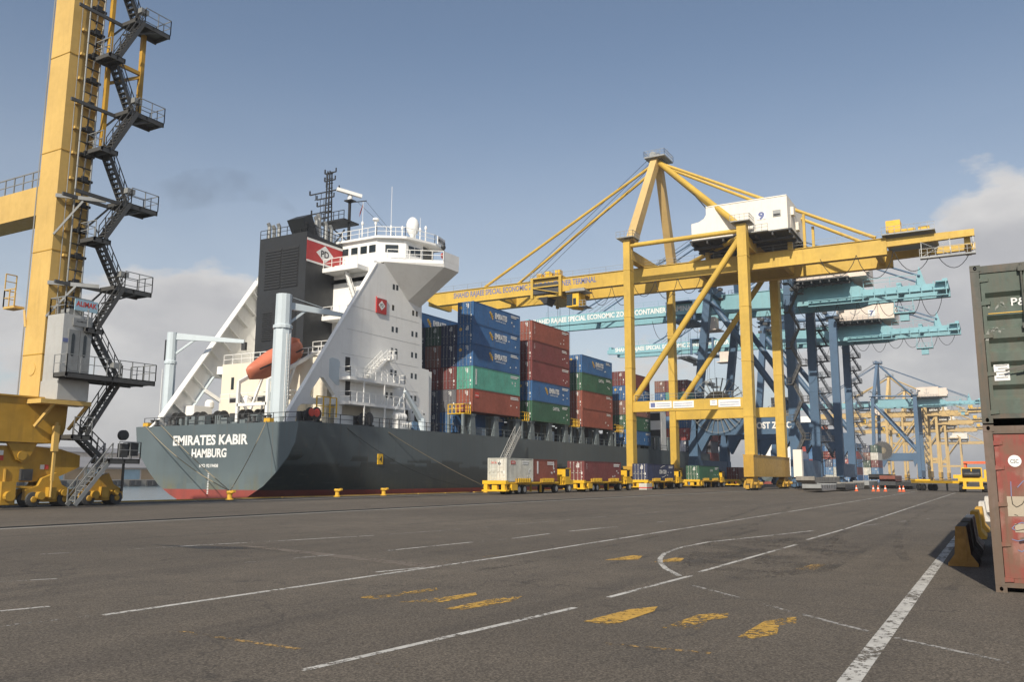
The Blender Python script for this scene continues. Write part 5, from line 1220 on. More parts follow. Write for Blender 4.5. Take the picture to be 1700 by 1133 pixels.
def sts_crane(label, X, hx, leg, gir, house, style, num=None, detail=2, apex=57.5, boomz=37.6, text=None, tcol='ink_blue', trolley_y=27.5, group='gantry cranes along the quay', tip=51.4, back=-36.2, lean=0.0):
    t = thing('gantry_crane', label, 'crane', (X, 42.0, 0), group)
    T = []
    yel = style == 'yellow'
    lw = 1.25 if yel else 1.35
    for x in (-hx, hx):
        for y in (YS, YL_):
            b = MB(); w = (1.15, 1.7) if y == YS else (1.45, 1.75); tz = 41.2 if yel else (apex-15 if y == YS else 41.5)
            if not yel: tz = 40.0
            yt = y-lean if y == YS else y
            if yel: b.beam((x, y, 2.0 if y == YS else 2.0), (x, yt, tz), w[1], w[0], up=(0, 1, 0))
            else:
                b.beam((x, y, 8.6), (x, yt, tz), w[1], w[0]+0.25, up=(0, 1, 0))
                s = -1 if y > 0 else 1
                b.beam((x, y, 2.0), (x, y, 9.0), 2.1, 1.7, 1.9, 1.75, up=(0, 1, 0))
            lo = b.build('leg', leg, t)
            if detail > 1:
                for zz in (11.0, 19.5, 28.0, 36.0):
                    yy = y-(y-yt)*(zz-8.6)/(tz-8.6) if not yel else y
                    b = MB().box(x-w[1]/2-0.05, x+w[1]/2+0.05, yy-w[0]/2-(0.05 if yel else 0.18), yy+w[0]/2+(0.05 if yel else 0.18), zz, zz+0.12); b.build('flange', leg, lo)
    for y in (YS, YL_):
        b = MB(); sz_ = 3.5 if (yel and y == YS) else 5.2; b.box(-hx-1.9, hx+1.9, y-0.75, y+0.75, 2.0, sz_)
        if yel: b.box(-hx-1.9, hx+1.9, y-0.85, y+0.85, sz_+0.002, sz_+0.1)
        b.build('sill_beam', 'yellow_old' if yel else leg, t)
        for x in (-hx, hx):
            if detail >= 1: bogie(t, x, y, 'yellow_old' if yel else leg)
            else: MB().box(x-2.6, x+2.6, y-0.5, y+0.5, 0.1, 2.3).build('bogie', leg, t)
    for x in (-hx, hx):
        b = MB()
        if yel: b.box(x-0.5, x+0.5, YL_+0.6, YS-0.55, 12.3, 14.0)
        else:
            b.prism([(YS-0.6, 9.2), (YS-0.6, 13.2), (YL_+0.6, 13.2), (YL_+0.6, 9.2), (YL_+2.0, 8.0-1.2), (YL_+2.4, 9.9), (YS-3.4, 9.9), (YS-1.6, 6.8)][::-1], 'x', x-0.85, x+0.85)
        pb = b.build('portal_beam', leg, t)
        if detail >= 2 and x < 0 and yel:
            for y0, y1, z0, z1, tx_ in ((6.3, 2.6, 12.75, 13.85, 'a'), (2.4, -1.0, 12.7, 13.8, 'b'), (-3.6, -4.7, 12.9, 13.75, 'c'), (-8.0+0.0, -4.7-0.0, 12.6, 13.75, 'd')):
                if tx_ == 'd': y0, y1 = -8.1+3.3-3.3+3.2, -8.3
                s_ = MB().box(x-0.56, x-0.502, min(y0, y1), max(y0, y1), z0, z1).build('sign_board', 'ink_white', pb)
                lt = MB(); yy0, yy1 = max(y0, y1), min(y0, y1)
                if tx_ == 'a': lt.box(x-0.575, x-0.562, yy0-0.95, yy0-0.2, z0+0.2, z1-0.2)
                for k in range(2): lt.box(x-0.57, x-0.562, yy1+0.25, yy0-(1.15 if tx_ == 'a' else 0.25), z0+0.3+k*0.35, z0+0.38+k*0.35)
                lt.build('print', 'ink_blue', s_)
        b = MB()
        if yel: b.tube((x, YS-0.5, 14.2), (x, YL_+0.4, 39.2), 0.5, 12)
        else: b.tube((x, YS-lean-0.4, 36.2), (x, YL_+0.5, 14.0), 0.62, 12)
        b.build('brace', leg, t)
        MB().tube((x, YS-lean-0.4, 40.3), (x, YL_+0.5, 40.3 if yel else 39.5), 0.40, 12).build('top_tie', leg, t)
        # A-frame
        b = MB(); b.beam((x*0.98, YS-lean-0.5, 40.8 if yel else 39.8), (x*0.07, 8.0-lean, apex), 2.0, 1.4, 1.5, 1.2, up=(0, 1, 0)); b.build('mast_leg', 'yellow_pale' if yel else leg, t)
        MB().tube((x*0.06, 7.4-lean, apex-0.6), (x*0.99, YL_+0.3, 41.0 if yel else 39.6), 0.5 if yel else 0.42, 12).build('backstay', leg, t)
    if yel: MB().tube((hx, YS-0.6, 40.2), (-hx, YL_+0.5, 39.3), 0.40, 10).build('top_tie', leg, t)
    b = MB()
    for y in (YS-lean, YL_):
        b.box(-hx, hx, y-0.6, y+0.6, 37.9, 39.6).cut()
    b.build_each('cross_beam', leg, t)
    # girders and boom
    gz0, gz1 = (boomz-2.4, boomz) if yel else (boomz-1.6, boomz+1.6)
    for gx in ((-4.2, 4.2) if yel else (-3.6, 3.6)):
        if yel:
            b = MB().prism([(tip, gz1), (tip, gz1-1.0), (tip-3.0, gz0), (-29.5, gz0), (-29.5, gz1)], 'x', gx-0.55, gx+0.55)
            b.prism([(-29.5, gz1-0.1), (-29.5, gz1-1.3), (back-5.0, gz1-1.1), (back-5.0, gz1-0.1)], 'x', gx-0.4, gx+0.4)
            b.box(gx-0.72, gx+0.72, -29.5, tip, gz1, gz1+0.09); b.box(gx-0.66, gx+0.66, -29.5, tip-3.2, gz0-0.10, gz0)
        else:
            b = MB().prism([(tip, gz1-1.3), (tip, gz1-2.3), (tip-4, gz1-2.6), (9.5, gz1-2.7), (8, gz0), (-20, gz0), (-22.5, gz1-2.6), (back, gz1-2.5), (back, gz1-1.2), (-22.5, gz1-1.2), (-20, gz1+0.5), (9, gz1+0.5), (11, gz1-0.4), (tip-5, gz1-0.4)], 'x', gx-0.6, gx+0.6)
            b.box(gx-0.75, gx+0.75, -20.2, 9.2, gz1+0.5, gz1+0.62)
        go = b.build('boom_girder', gir, t)
        T.append(go)
        if text and gx < 0:
            if yel:
                letter(MB(), 'SHAHID RAJAEE SPECIAL ECONOMIC ZONE CONTAINER TERMINAL', (gx-0.57, 48.6, gz0+0.62), (0, -1, 0), 1.42, 30.4, 0.022).build('lettering', tcol, go)
            else:
                letter(MB(), 'SHAHID RAJAEE SPECIAL ECONOMIC ZONES CONTAINER TERMINAL', (gx-0.62, 49.0, gz1-2.25), (0, -1, 0), 1.5, 38.0, 0.03).build('lettering', tcol, go)
        if detail >= 1:
            r = MB(); r.rail([(gx-0.6, tip-0.5, gz1+0.1), (gx-0.6, back+1 if not yel else -29, gz1+0.1)] if yel else [(gx-0.7, tip-6, gz1-0.35), (gx-0.7, 12, gz1-0.35)], 1.0, 3.2, 0.022 if detail > 1 else 0.03); r.build('railing', 'steel' if yel else gir, go)
    b = MB()
    for y in [tip-0.6, tip-16, tip-32, 0, -14, -28, back-4 if yel else back+0.5]:
        b.box(-3.6, 3.6, y-0.4, y+0.4, gz1-1.4 if not yel else gz0+0.3, gz1-0.3).cut()
    b.build_each('cross_tie', gir, t)
    # stays
    for gx in (-3.9, 3.9):
        b = MB()
        for o_ in (0,):
            b.tube((gx*0.25, 8.2-lean, apex-0.8-o_), (gx, 42.0+o_*1.2 if yel else 38.0, gz1+0.3-(0 if yel else .7)), 0.27 if yel else 0.17, 8).cut()
        b.build_each('forestay', leg, t)
        b = MB(); 
        for o_ in (0,):
            b.tube((gx*0.25, 7.4-lean, apex-0.7-o_), (gx, -28.0 if yel else back+4.5, gz1+0.5), 0.27 if yel else 0.17, 8)
        if yel: b.beam((gx, -17.6, gz1), (gx, -17.6, gz1+(28-17.6)*0.56), 0.4)
        b.build('rear_stay', leg, t)
    b = MB()
    for gx in (-1.2, 0.2, 1.4):
        b.tube((gx, 8.6-lean, apex+0.6), (gx*1.5, 36.0, gz1+0.4), 0.045, 4); b.tube((gx, 7-lean, apex+0.3), (gx*1.2, -3, gz1+7.5), 0.045, 4)
    b.build('hoist_rope', 'cable', t)
    # apex platform
    b = MB(); b.box(-2.4, 2.4, 5.8-lean, 9.6-lean, apex, apex+0.25); b.rail([(-2.4, 9.6-lean, apex+.25), (-2.4, 5.8-lean, apex+.25), (2.4, 5.8-lean, apex+.25), (2.4, 9.6-lean, apex+.25), (-2.4, 9.6-lean, apex+.25)], 1.0, 0.8, 0.03)
    for i in range(3): b.lathe([(0.55, -0.1), (0.62, -0.1), (0.62, 0.1), (0.55, 0.1)], (-1.2+i*1.2, 8.4-lean, apex+0.9), 12, 'x')
    b.box(-1.8, 1.8, 7.0-lean, 8.0-lean, apex+0.25, apex+0.8); b.tube((1, 6.4-lean, apex), (1, 6.4-lean, apex+2.4), 0.04, 4); b.build('apex_platform', 'steel' if yel else leg, t)
    # machinery house
    hx0, hx1 = (-8.3, 6.5) if yel else (-7.6, 7.0)
    hz = gz1+2.5 if yel else gz1+1.0
    if yel: prof = [(-0.6, hz), (-0.6, hz+3.0), (-1.8, hz+3.15), (-2.7, hz+3.6), (-3.1, hz+4.2), (-3.1, hz+5.6), (-16.0, hz+5.6), (-16.0, hz)]
    else: prof = [(-10.2, hz), (-10.2, hz+4.6), (-19.4, hz+4.6), (-19.4, hz)]
    mh_ = MB().prism(prof, 'x', hx0, hx1).build('machinery_house', house, t)
    b = MB(); ys_ = -0.4 if yel else -9.8; ye = -16.6 if yel else -20.0
    b.box(hx0-0.6, hx1+0.4, ye, ys_, hz-0.22, hz-0.004)
    for i in range(7): y = ye+0.3+(ys_-ye-0.6)*i/6; b.box(hx0-0.5, hx1+0.3, y-0.12, y+0.12, hz-0.75, hz-0.22)
    for gx in (-6.6, -3.9, 3.9): b.box(gx-0.2, gx+0.2, ye, ys_, hz-1.1, hz-0.75)
    b.build('house_floor', 'dark', t)
    b = MB()
    if yel:
        for y in (-15.4, -8, -2):
            for gx in (-4.2, 4.2): b.box(gx-0.35, gx+0.35, y-0.35, y+0.35, gz1+0.09, hz-1.1).cut()
        b.build_each('house_column', leg, t)
    if detail >= 1:
        r = MB()
        for i in range(1, 26 if detail > 1 else 1):
            y = prof[0][0]-0.2-i*0.6
            if y < prof[-1][0]+0.2: break
            r.box(hx0-0.035, hx0-0.002, y-0.03, y+0.03, hz+0.1, hz+(3.0 if (yel and y > -3.2) else 5.4 if yel else 4.5))
        r.box(hx0-0.08, hx0-0.002, prof[-1][0], -3.1 if yel else prof[0][0], hz+(5.45 if yel else 4.45), hz+(5.6 if yel else 4.6)); r.build('cladding_rib', house, mh_)
        if num:
            s_ = MB()
            if yel: s_.box(hx0-0.06, hx0-0.037, -12.7, -11.3, hz+2.1, hz+3.3)
            else: s_.box(hx0-0.06, hx0-0.037, -18.9, -17.3, hz+0.6, hz+2.3)
            s_ = s_.build('number_plate', 'ink_white', mh_)
            letter(MB(), num, (hx0-0.065, -12.0 if yel else -18.1, hz+2.07 if yel else hz+0.8), (0, -1, 0), 1.3, 0.95, 0.05, center=True).build('numeral', 'ink_blue', s_)
        if yel:
            w = MB().box(hx0-0.12, hx0-0.036, -15.0, -13.8, hz+2.3, hz+3.3).build('vent', 'steel', mh_); MB().box(hx0-0.14, hx0-0.121, -14.9, -13.9, hz+2.4, hz+2.7).build('slot', 'black', w)
            b = MB()
            for x, z in ((-5, 3.0), (-1.5, 1.4)): b.box(x-0.7, x+0.7, -16.45, -16.002, hz+z, hz+z+1.3).cut()
            b.box(-6.2, -4.4, -16.04, -16.002, hz+0.3, hz+2.8); b.build_each('vent', house, mh_)
            b = MB(); b.box(hx0-1.4, hx0-0.6, -13.2, -8.6, hz-0.2, hz-0.05); b.rail([(hx0-1.4, -8.6, hz-.05), (hx0-1.4, -13.2, hz-.05)], 1.0, 0.9, 0.03); b.build('house_walkway', 'steel', t)
        else:
            b = MB()    # anchor emblem
            y, z = -14.4, hz+2.6
            b.box(hx0-0.05, hx0-0.037, y-0.08, y+0.08, z-1.1, z+1.1); b.box(hx0-0.05, hx0-0.037, y-0.6, y+0.6, z+0.75, z+0.9)
            for i in range(8):
                a0, a1 = math.pi*(1.12+0.76*i/8), math.pi*(1.12+0.76*(i+1)/8)
                b.beam((hx0-0.043, y+1.15*math.cos(a0), z+1.15*math.sin(a0)), (hx0-0.043, y+1.15*math.cos(a1), z+1.15*math.sin(a1)), 0.012, 0.18)
            b.build('anchor_emblem', 'steel', mh_)
            if detail > 1: letter(MB(), 'ZPMC', (hx0-0.05, -14.4, hz+0.7), (0, -1, 0), 0.35, 1.6, 0.02, center=True).build('lettering', 'ink_blue', mh_)
            b = MB(); b.box(hx0+1.5, hx1-2, -22.8, -19.402, hz+0.2, hz+4.0); b.box(hx0+2, hx0+4, -23.2, -22.8, hz+1.0, hz+2.8); b.build('annexe', house, mh_)
            b = MB(); b.rail([(hx0-0.5, -10, hz), (hx0-0.5, -19.8, hz)], 1.0, 1.2, 0.035); b.stair((hx0-0.3, -9.8, hz-0.3), (hx0-0.3, -11.0, hz+2.4), (-0.7, 0, 0), 9, True, 0.05, 0.03); b.build('house_walkway', 'steel', t)
    if detail > 0 and not yel:
        for x in (-hx, hx):
            for y in (YS-lean, YL_):
                b = MB()
                for i in range(16):
                    px_, py_, pz_ = x+random.uniform(-2.6, 2.6), y+random.uniform(-2.4, 2.4), random.uniform(36.5, 42.5) if not yel else random.uniform(38.4, 41.0); q_ = random.uniform(0.15, 0.55)
                    b.box(px_-q_, px_+q_, py_-q_*random.uniform(.4, 1.2), py_+q_, pz_-q_*.6, pz_+q_*.6)
                    if i % 3 == 0: b.beam((px_, py_, pz_), (x, y, pz_+random.uniform(-1.5, 1)), 0.09)
                b.build('leg_head_machinery', 'dark' if not yel else 'steel', t)
    # trolley with driver cab
    ty = trolley_y; tzb = gz1+0.25 if yel else gz1-0.2
    b = MB(); b.box(-5.4, 5.4, ty-3.2, ty+3.2, tzb, tzb+0.25)
    for gx in (-5.2, 5.2):
        for y in (ty-2.9, ty+2.9): b.box(gx-0.25, gx+0.25, y-0.25, y+0.25, gz0-1.0, tzb)
    b.box(-5.0, 5.0, ty-2.2, ty+2.2, gz0-0.9, gz0-0.5); tro = b.build('trolley', leg if yel else 'blue', t)
    if yel and detail > 1:
        MB().box(-5.3, -5.05, ty-2.64, ty+2.64, gz0-0.2, tzb-0.9).build('side_panel', 'dark', tro)
        b = MB(); b.beam((-5.5, ty-2.6, gz0-0.4), (-5.5, ty+2.6, gz0+0.9), 0.12); b.box(-5.6, -5.3, ty-2.64, ty+2.64, gz0+0.9, gz0+1.1); b.build('side_brace', leg, tro)
    if yel:
        b = MB()
        for x, y, h in ((-4, 1.8, 0.9), (-4.3, -0.5, 0.8), (-4, -2.0, 1.2), (-3, 0.6, 1.4), (3, 1, 0.9), (2, -2, 1.1)): b.box(x-0.6, x+0.6, ty+y-0.5, ty+y+0.5, tzb+0.25, tzb+0.25+h)
        b.build('drive_gear', 'yellow_bright', tro)
        b = MB(); b.rail([(-5.4, ty+3.2, tzb+.25), (-5.4, ty-3.2, tzb+.25)], 1.0, 0.8, 0.03); b.build('railing', 'steel', tro)
        MB().hull([(-5.4, ty+1.5, gz0-0.9), (-5.4, ty-0.4, gz0-0.9), (-5.4, ty+0.4, gz0-2.2), (-5.4, ty-0.2, gz0-2.1), (-2, ty+1.5, gz0-0.9), (-2, ty-0.4, gz0-0.9), (-2, ty+0.4, gz0-2.2)]).build('sheave_block', 'black', tro)
    cy0, cy1 = (ty-8.4, ty-4.6); cx0, cx1 = -6.2, -3.4; cz0, cz1 = gz0-3.4, gz0-0.9
    if yel:
        b = MB(); b.box(cx0, cx1, cy0+1.4, cy1-1.2, cz0, cz1); b.box(cx0, cx1, cy1-1.2, cy1, cz0, cz0+0.2); b.box(cx0, cx1, cy1-1.2, cy1, cz1-0.15, cz1); b.hull([(cx0, cy0+1.4, cz0), (cx1, cy0+1.4, cz0), (cx0, cy1, cz0), (cx1, cy1, cz0), (cx0+.6, cy1-2, cz0-0.45), (cx1-.6, cy1-2, cz0-0.45)])
        cab = b.build('driver_cab', 'yellow_bright', tro)
        MB().box(cx0+0.05, cx1-0.05, cy1-1.2, cy1-0.03, cz0+0.2, cz1-0.15).build('cab_window', 'glass', cab); MB().box(cx0-0.02, cx0-0.002, cy1-1.9, cy1-1.3, cz0+0.3, cz1-1.0).build('cab_window', 'glass', cab)
        b = MB(); b.box(cx0-0.4, cx1, cy0, cy1, cz1+0.12, cz1+0.35); b.box(cx0+0.2, cx1-0.3, cy0+0.4, cy1-0.6, cz1+0.35, cz1+0.8); b.rail([(cx0, cy0, cz0), (cx0, cy0+1.3, cz0)], 1.0, 0.6, 0.04); b.box(cx0, cx1, cy0, cy0+1.4, cz0-0.1, cz0); b.build('cab_platform', 'steel', cab)
    else:
        b = MB(); b.box(cx0, cx1, cy0+1.0, cy1-0.3, cz0, cz1); b.box(cx0-0.6, cx1+0.4, cy0, cy1+0.4, cz0-0.3, cz0-0.1); cab = b.build('driver_cab', house, tro)
        MB().box(cx0+0.1, cx1-0.1, cy1-0.298, cy1-0.25, cz0+0.2, cz1-0.3).build('cab_window', 'glass', cab)
    # hoist ropes and spreader
    b = MB(); sz = 19.5 if yel else 26
    for x in (-2.5, 2.5):
        for y in (ty-1, ty+1): b.tube((x, y, gz0-0.6), (x, y, sz+1.0), 0.03, 4)
    b.build('spreader_rope', 'cable', tro)
    b = MB(); b.box(-3.0, 3.0, ty-0.9, ty+0.9, sz+0.4, sz+0.9); b.box(-6.0, 6.0, ty-0.35, ty+0.35, sz, sz+0.4)
    for x in (-6.0, 6.0): b.box(x-0.2, x+0.2, ty-1.2, ty+1.2, sz-0.1, sz+0.4)
    b.build('spreader', 'yellow_bright' if yel else 'steel', tro)
    # power cables hanging in loops
    if detail >= 1:
        b = MB()
        if yel: loops(b, -5.3, 19, -1, gz0-0.2, 5, 3.4, 0.05); loops(b, -5.3, -20, -41, gz0+0.2, 4, 3.6, 0.05)
        else: loops(b, -4.6, 20, -8, gz0-0.4, 7, 3.6, 0.05); loops(b, -4.6, -10, back+1, gz0-0.2, 7, 3.4, 0.05)
        b.build('festoon_cable', 'cable', t)
    # rear end gear
    if yel and detail >= 1:
        b = MB(); b.box(-5.6, 5.6, -36.2, -29.0, gz1+0.3, gz1+0.5); b.rail([(-5.6, -29, gz1+.5), (-5.6, -36.2, gz1+.5)], 1.0, 0.9, 0.03); b.build('rear_platform', 'steel', t)
        b = MB(); b.box(-5, -2.6, -31.6, -29.6, gz1+0.9, gz1+2.6); b.box(-5.2, -1, -33.6, -30.0, gz1+0.5, gz1+1.0); b.box(-5, -3, -35.5, -34, gz1+0.5, gz1+1.1); b.build('boom_winch', 'yellow_bright', t)
        b = MB(); b.box(-5.9, -4.9, -41.2, -34.0, gz0-1.6, gz0-1.4); b.rail([(-5.9, -34, gz0-1.4), (-5.9, -41.2, gz0-1.4)], 1.2, 1.0, 0.03)
        for y in (-34.2, -38, -41): b.beam((-5.4, y, gz0-1.4), (-4.6, y, gz1-1.2), 0.09)
        b.beam((-5.4, -34.2, gz0-1.3), (-4.8, -38, gz1-1.3), 0.07); b.beam((-5.4, -38, gz0-1.3), (-4.8, -34.2, gz1-1.3), 0.07)
        b.build('service_cage', 'steel', t)
    if not yel:
        b = MB()
        b.box(-5.4, -4.6, back, -12, gz0-0.5, gz0-0.35); b.box(-5.4, -4.6, back, -12, gz0+0.55, gz0+0.68)
        for i in range(9): y = back+0.3+i*2.0; b.beam((-5.3, y, gz0-0.4), (-5.3, y, gz1-1.0), 0.14)
        b.box(-5.3, 5.3, back, back+2.0, gz1-1.2, gz1-1.0); b.prism([(back+3.6, gz1-1.2), (back+4.6, gz1+2.4), (back+5.4, gz1-1.0)], 'x', -3.7, -3.4); b.prism([(back+3.6, gz1-1.2), (back+4.6, gz1+2.4), (back+5.4, gz1-1.0)], 'x', 3.4, 3.7)
        b.rail([(-4.4, back+5, gz1-0.9), (-4.4, -22, gz1-0.9)], 1.6, 4, 0.05)
        b.build('rear_walkway', gir, t)
        b = MB(); b.box(-5.4, -3.4, -30.5, -27.0, gz0-3.2, gz0-3.0); b.rail([(-5.4, -27, gz0-3), (-5.4, -30.5, gz0-3)], 1.0, 0.8, 0.04)
        for y in (-27.2, -30.3): b.beam((-5.2, y, gz0-3), (-5.2, y, gz0-0.4), 0.12)
        b.box(-5.0, -4.0, -29.5, -28.0, gz0-4.6, gz0-3.2); b.build('service_cage', gir, t)
    # stair towers
    if detail >= 1:
        b = MB()
        if yel: zigzag(b, hx+0.2, YL_-1.2, YL_-4.6, 1.6, 5.2, 36.0, 6.4)
        else:
            z = 6.0
            while z < 35:
                b.box(hx-0.9, hx+0.9, YL_-3.3, YL_-0.9, z-0.12, z); b.rail([(hx-0.9, YL_-0.9, z), (hx-0.9, YL_-3.3, z), (hx+0.9, YL_-3.3, z), (hx+0.9, YL_-0.9, z)], 1.05, 0.9, 0.03)
                b.beam((hx-0.5, YL_-0.8, z-1.0), (hx-0.5, YL_-2.6, z-0.1), 0.14)
                b.stair((hx-0.5, YL_-3.0, z), (hx-0.5, YL_-1.3, z+3.3), (0.8, 0, 0), 11, True, 0.06, 0.025); z += 3.3
        if not yel or detail > 1: b.build('stair_tower', 'stair' if yel else 'stair_navy', t)
        b = MB(); 
        for x in (-hx, hx):
            for y in (YS-lean, YL_):
                b.box(x-1.6, x+1.6, y-1.5, y+1.5, 41.4 if yel else 40.0, 41.55 if yel else 40.2); b.rail([(x-1.6, y+1.5, 41.5), (x-1.6, y-1.5, 41.5), (x+1.6, y-1.5, 41.5)], 1.0, 0.7, 0.03).cut()
        b.build_each('leg_platform', 'steel' if yel else leg, t)
        b = MB(); b.rail([(-hx-0.6, YS-1, 14.0 if yel else 13.2), (-hx-0.6, YL_+1, 14.0 if yel else 13.2)], 1.0, 1.4, 0.025); b.build('portal_railing', 'steel', t)
    return t
c9 = sts_crane('large yellow gantry crane numbered 9 with its boom over the container ship', 140.6, 10.6, 'yellow', 'yellow', 'house', 'yellow', '9', 2, 58.5, 37.7, True, 'ink_blue', 28.0, tip=55.6)
rl = MB(); rl.box(9.4, 10.6, YL_-3.4, YL_-2.0, 2.0, 6.6); rl.build('switch_cabinet', 'house', c9)
def reel(parent, x, y, z, r, m1, solid=False):
    b = MB()
    b.lathe([(r*0.14, -0.35), (r*0.14, 0.35)], (x, y, z), 12, 'x'); b.lathe([(r*0.28, -0.2), (r*0.30, -0.2), (r*0.30, 0.2), (r*0.28, 0.2)], (x, y, z), 18, 'x')
    n = 28
    for i in range(n):
        a = 2*math.pi*i/n; b.beam((x-0.18, y+r*0.15*math.cos(a), z+r*0.15*math.sin(a)), (x-0.22, y+r*math.cos(a), z+r*math.sin(a)), 0.06, 0.24, up=(1, 0, 0)); b.beam((x+0.18, y+r*0.15*math.cos(a), z+r*0.15*math.sin(a)), (x+0.22, y+r*math.cos(a), z+r*math.sin(a)), 0.06, 0.24, up=(1, 0, 0))
    for k in range(36):
        a, c = 2*math.pi*k/36, 2*math.pi*(k+1)/36
        b.beam((x-0.22, y+r*.97*math.cos(a), z+r*.97*math.sin(a)), (x-0.22, y+r*.97*math.cos(c), z+r*.97*math.sin(c)), 0.07)
    o = b.build('cable_reel', m1, parent)
    if solid: MB().lathe([(r*0.35, -0.15), (r*0.9, -0.15), (r*0.9, 0.15), (r*0.35, 0.15)], (x, y, z), 24, 'x').build('wound_cable', 'dark', o)
    else: MB().lathe([(r*0.30, -0.13), (r*0.52, -0.13), (r*0.52, 0.13), (r*0.30, 0.13)], (x, y, z), 24, 'x').build('wound_cable', 'rope', o)
    return o
c8 = sts_crane('blue gantry crane with light blue boom, numbered 8, behind the yellow one', 173.5, 10.5, 'blue', 'cyan', 'house_beige', 'blue', '8', 2, 56.0, 36.6, True, 'ink_white', 13.5, lean=4.0)
reel(c8, -11.6, 4.6, 15.6, 5.4, 'steel')
letter(MB(), 'POST ZPMC', (-10.5-0.88, -2.0, 10.9), (0, -1, 0), 1.3, 7.0, 0.04).build('lettering', 'ink_white', c8)
c7 = sts_crane('blue gantry crane numbered 7, second blue crane from the yellow one', 222.0, 9.5, 'blue', 'cyan', 'house_beige', 'blue', '7', 1, 56.0, 36.5, True, 'ink_white', 24.0, lean=3.0)
reel(c7, -10.4, 3.6, 15.6, 4.4, 'steel')
cf = sts_crane('small looking far blue gantry crane with white house seen left of the container stack', 448.0, 11.0, 'blue', 'cyan', 'house_beige', 'blue', None, 1, 57.0, 36.8, False, 'ink_white', 14.0, lean=1.0)
reel(cf, -11.8, 5.6, 14.5, 4.6, 'rope', True)
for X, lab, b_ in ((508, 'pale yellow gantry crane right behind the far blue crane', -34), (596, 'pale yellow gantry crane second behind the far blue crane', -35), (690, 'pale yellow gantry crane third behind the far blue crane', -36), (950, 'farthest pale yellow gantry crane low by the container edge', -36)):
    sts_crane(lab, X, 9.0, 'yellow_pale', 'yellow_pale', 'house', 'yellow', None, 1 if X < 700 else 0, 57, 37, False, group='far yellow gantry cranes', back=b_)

# ------------------------------------------------------------------ near yellow crane leg with lift and stairs (left edge)
lc = thing('gantry_crane', 'weathered yellow crane leg with lift cabin and zigzag stairs at the left edge', 'crane', (32.5, 52, 0), 'gantry cranes along the quay', True)
M['leg_yellow'] = paint('leg_yellow', (0.58, 0.385, 0.115), 0.5, 0.12, 0.28, (0.22, 0.13, 0.04), 0.8)
b = MB(); b.box(31.42, 33.62, 52.0, 54.1, 6.7, 52); lgo = b.build('leg', 'leg_yellow', lc)
b = MB()
for z in (9.5, 16.3, 23.1, 29.9, 36.7): b.box(31.39, 31.418, 51.99, 54.11, z, z+0.05); b.box(31.39, 33.63, 51.97, 51.998, z, z+0.05)
b.build('weld_seam', 'yellow_old', lgo)
MB().lathe([(0.42, 31.38), (0.42, 31.417)], (0, 53.0, 8.6), 18, 'x').build('manhole_cover', 'leg_yellow', lgo)
pts = [onY(u, v, 51.3)[0::2] for u, v in ((59, 659), (110, 679), (106, 712), (98, 737))]
sb = MB().prism([(17, 6.7), (17, 3.95), (pts[3][0], pts[3][1]), (pts[2][0]+0.1, pts[2][1]), (pts[1][0]+0.1, pts[1][1]), (33.0, 6.7)], 'y', 51.3, 54.4)
sb.box(16, 33.1, 51.18, 54.5, 6.62, 6.72); sb.build('sill_beam', 'yellow_old', lc)
pe = [onY(u, v, 51.7)[0::2] for u, v in ((62, 742), (100, 746), (133, 757), (132, 776), (100, 791), (70, 799), (50, 801))]
pe = [(25.0, pe[0][1])]+pe+[(25.0, pe[-1][1]), (23, 2.6)]
eq = MB().prism(pe, 'y', 51.7, 53.9).build('equaliser_beam', 'yellow_old', lc)
pl_ = [onY(u, v, 51.5)[0::2] for u, v in ((12, 735), (62, 736), (46, 764), (37, 769), (27, 764))]
MB().prism(pl_, 'y', 51.45, 51.66).build('pin_lug', 'yellow_old', eq)
p = onY(37, 757, 51.4); MB().lathe([(0.22, 51.36), (0.28, 51.36), (0.28, 51.45), (0.2, 51.45)], (p[0], 0, p[2]), 14, 'y').build('pin', 'yellow_old', eq)
p = onY(43, 789, 51.6); b = MB(); b.box(p[0]-0.36, p[0]+0.36, 51.5, 51.7, p[2]-0.35, p[2]+0.35); b.box(p[0]-0.2, p[0]+0.2, 51.48, 51.5, p[2]-0.2, p[2]+0.2); b.build('junction_box', 'dark', eq)
for u, v, m in ((70, 776, 'ink_white'), (77, 776, 'ink_red'), (2, 752, 'ink_white'), (2, 761, 'ink_red')):
    p = onY(u, v, 51.69); MB().box(p[0]-0.13, p[0]+0.13, 51.68, 51.698, p[2]-0.14, p[2]+0.14).build('sticker', m, eq)
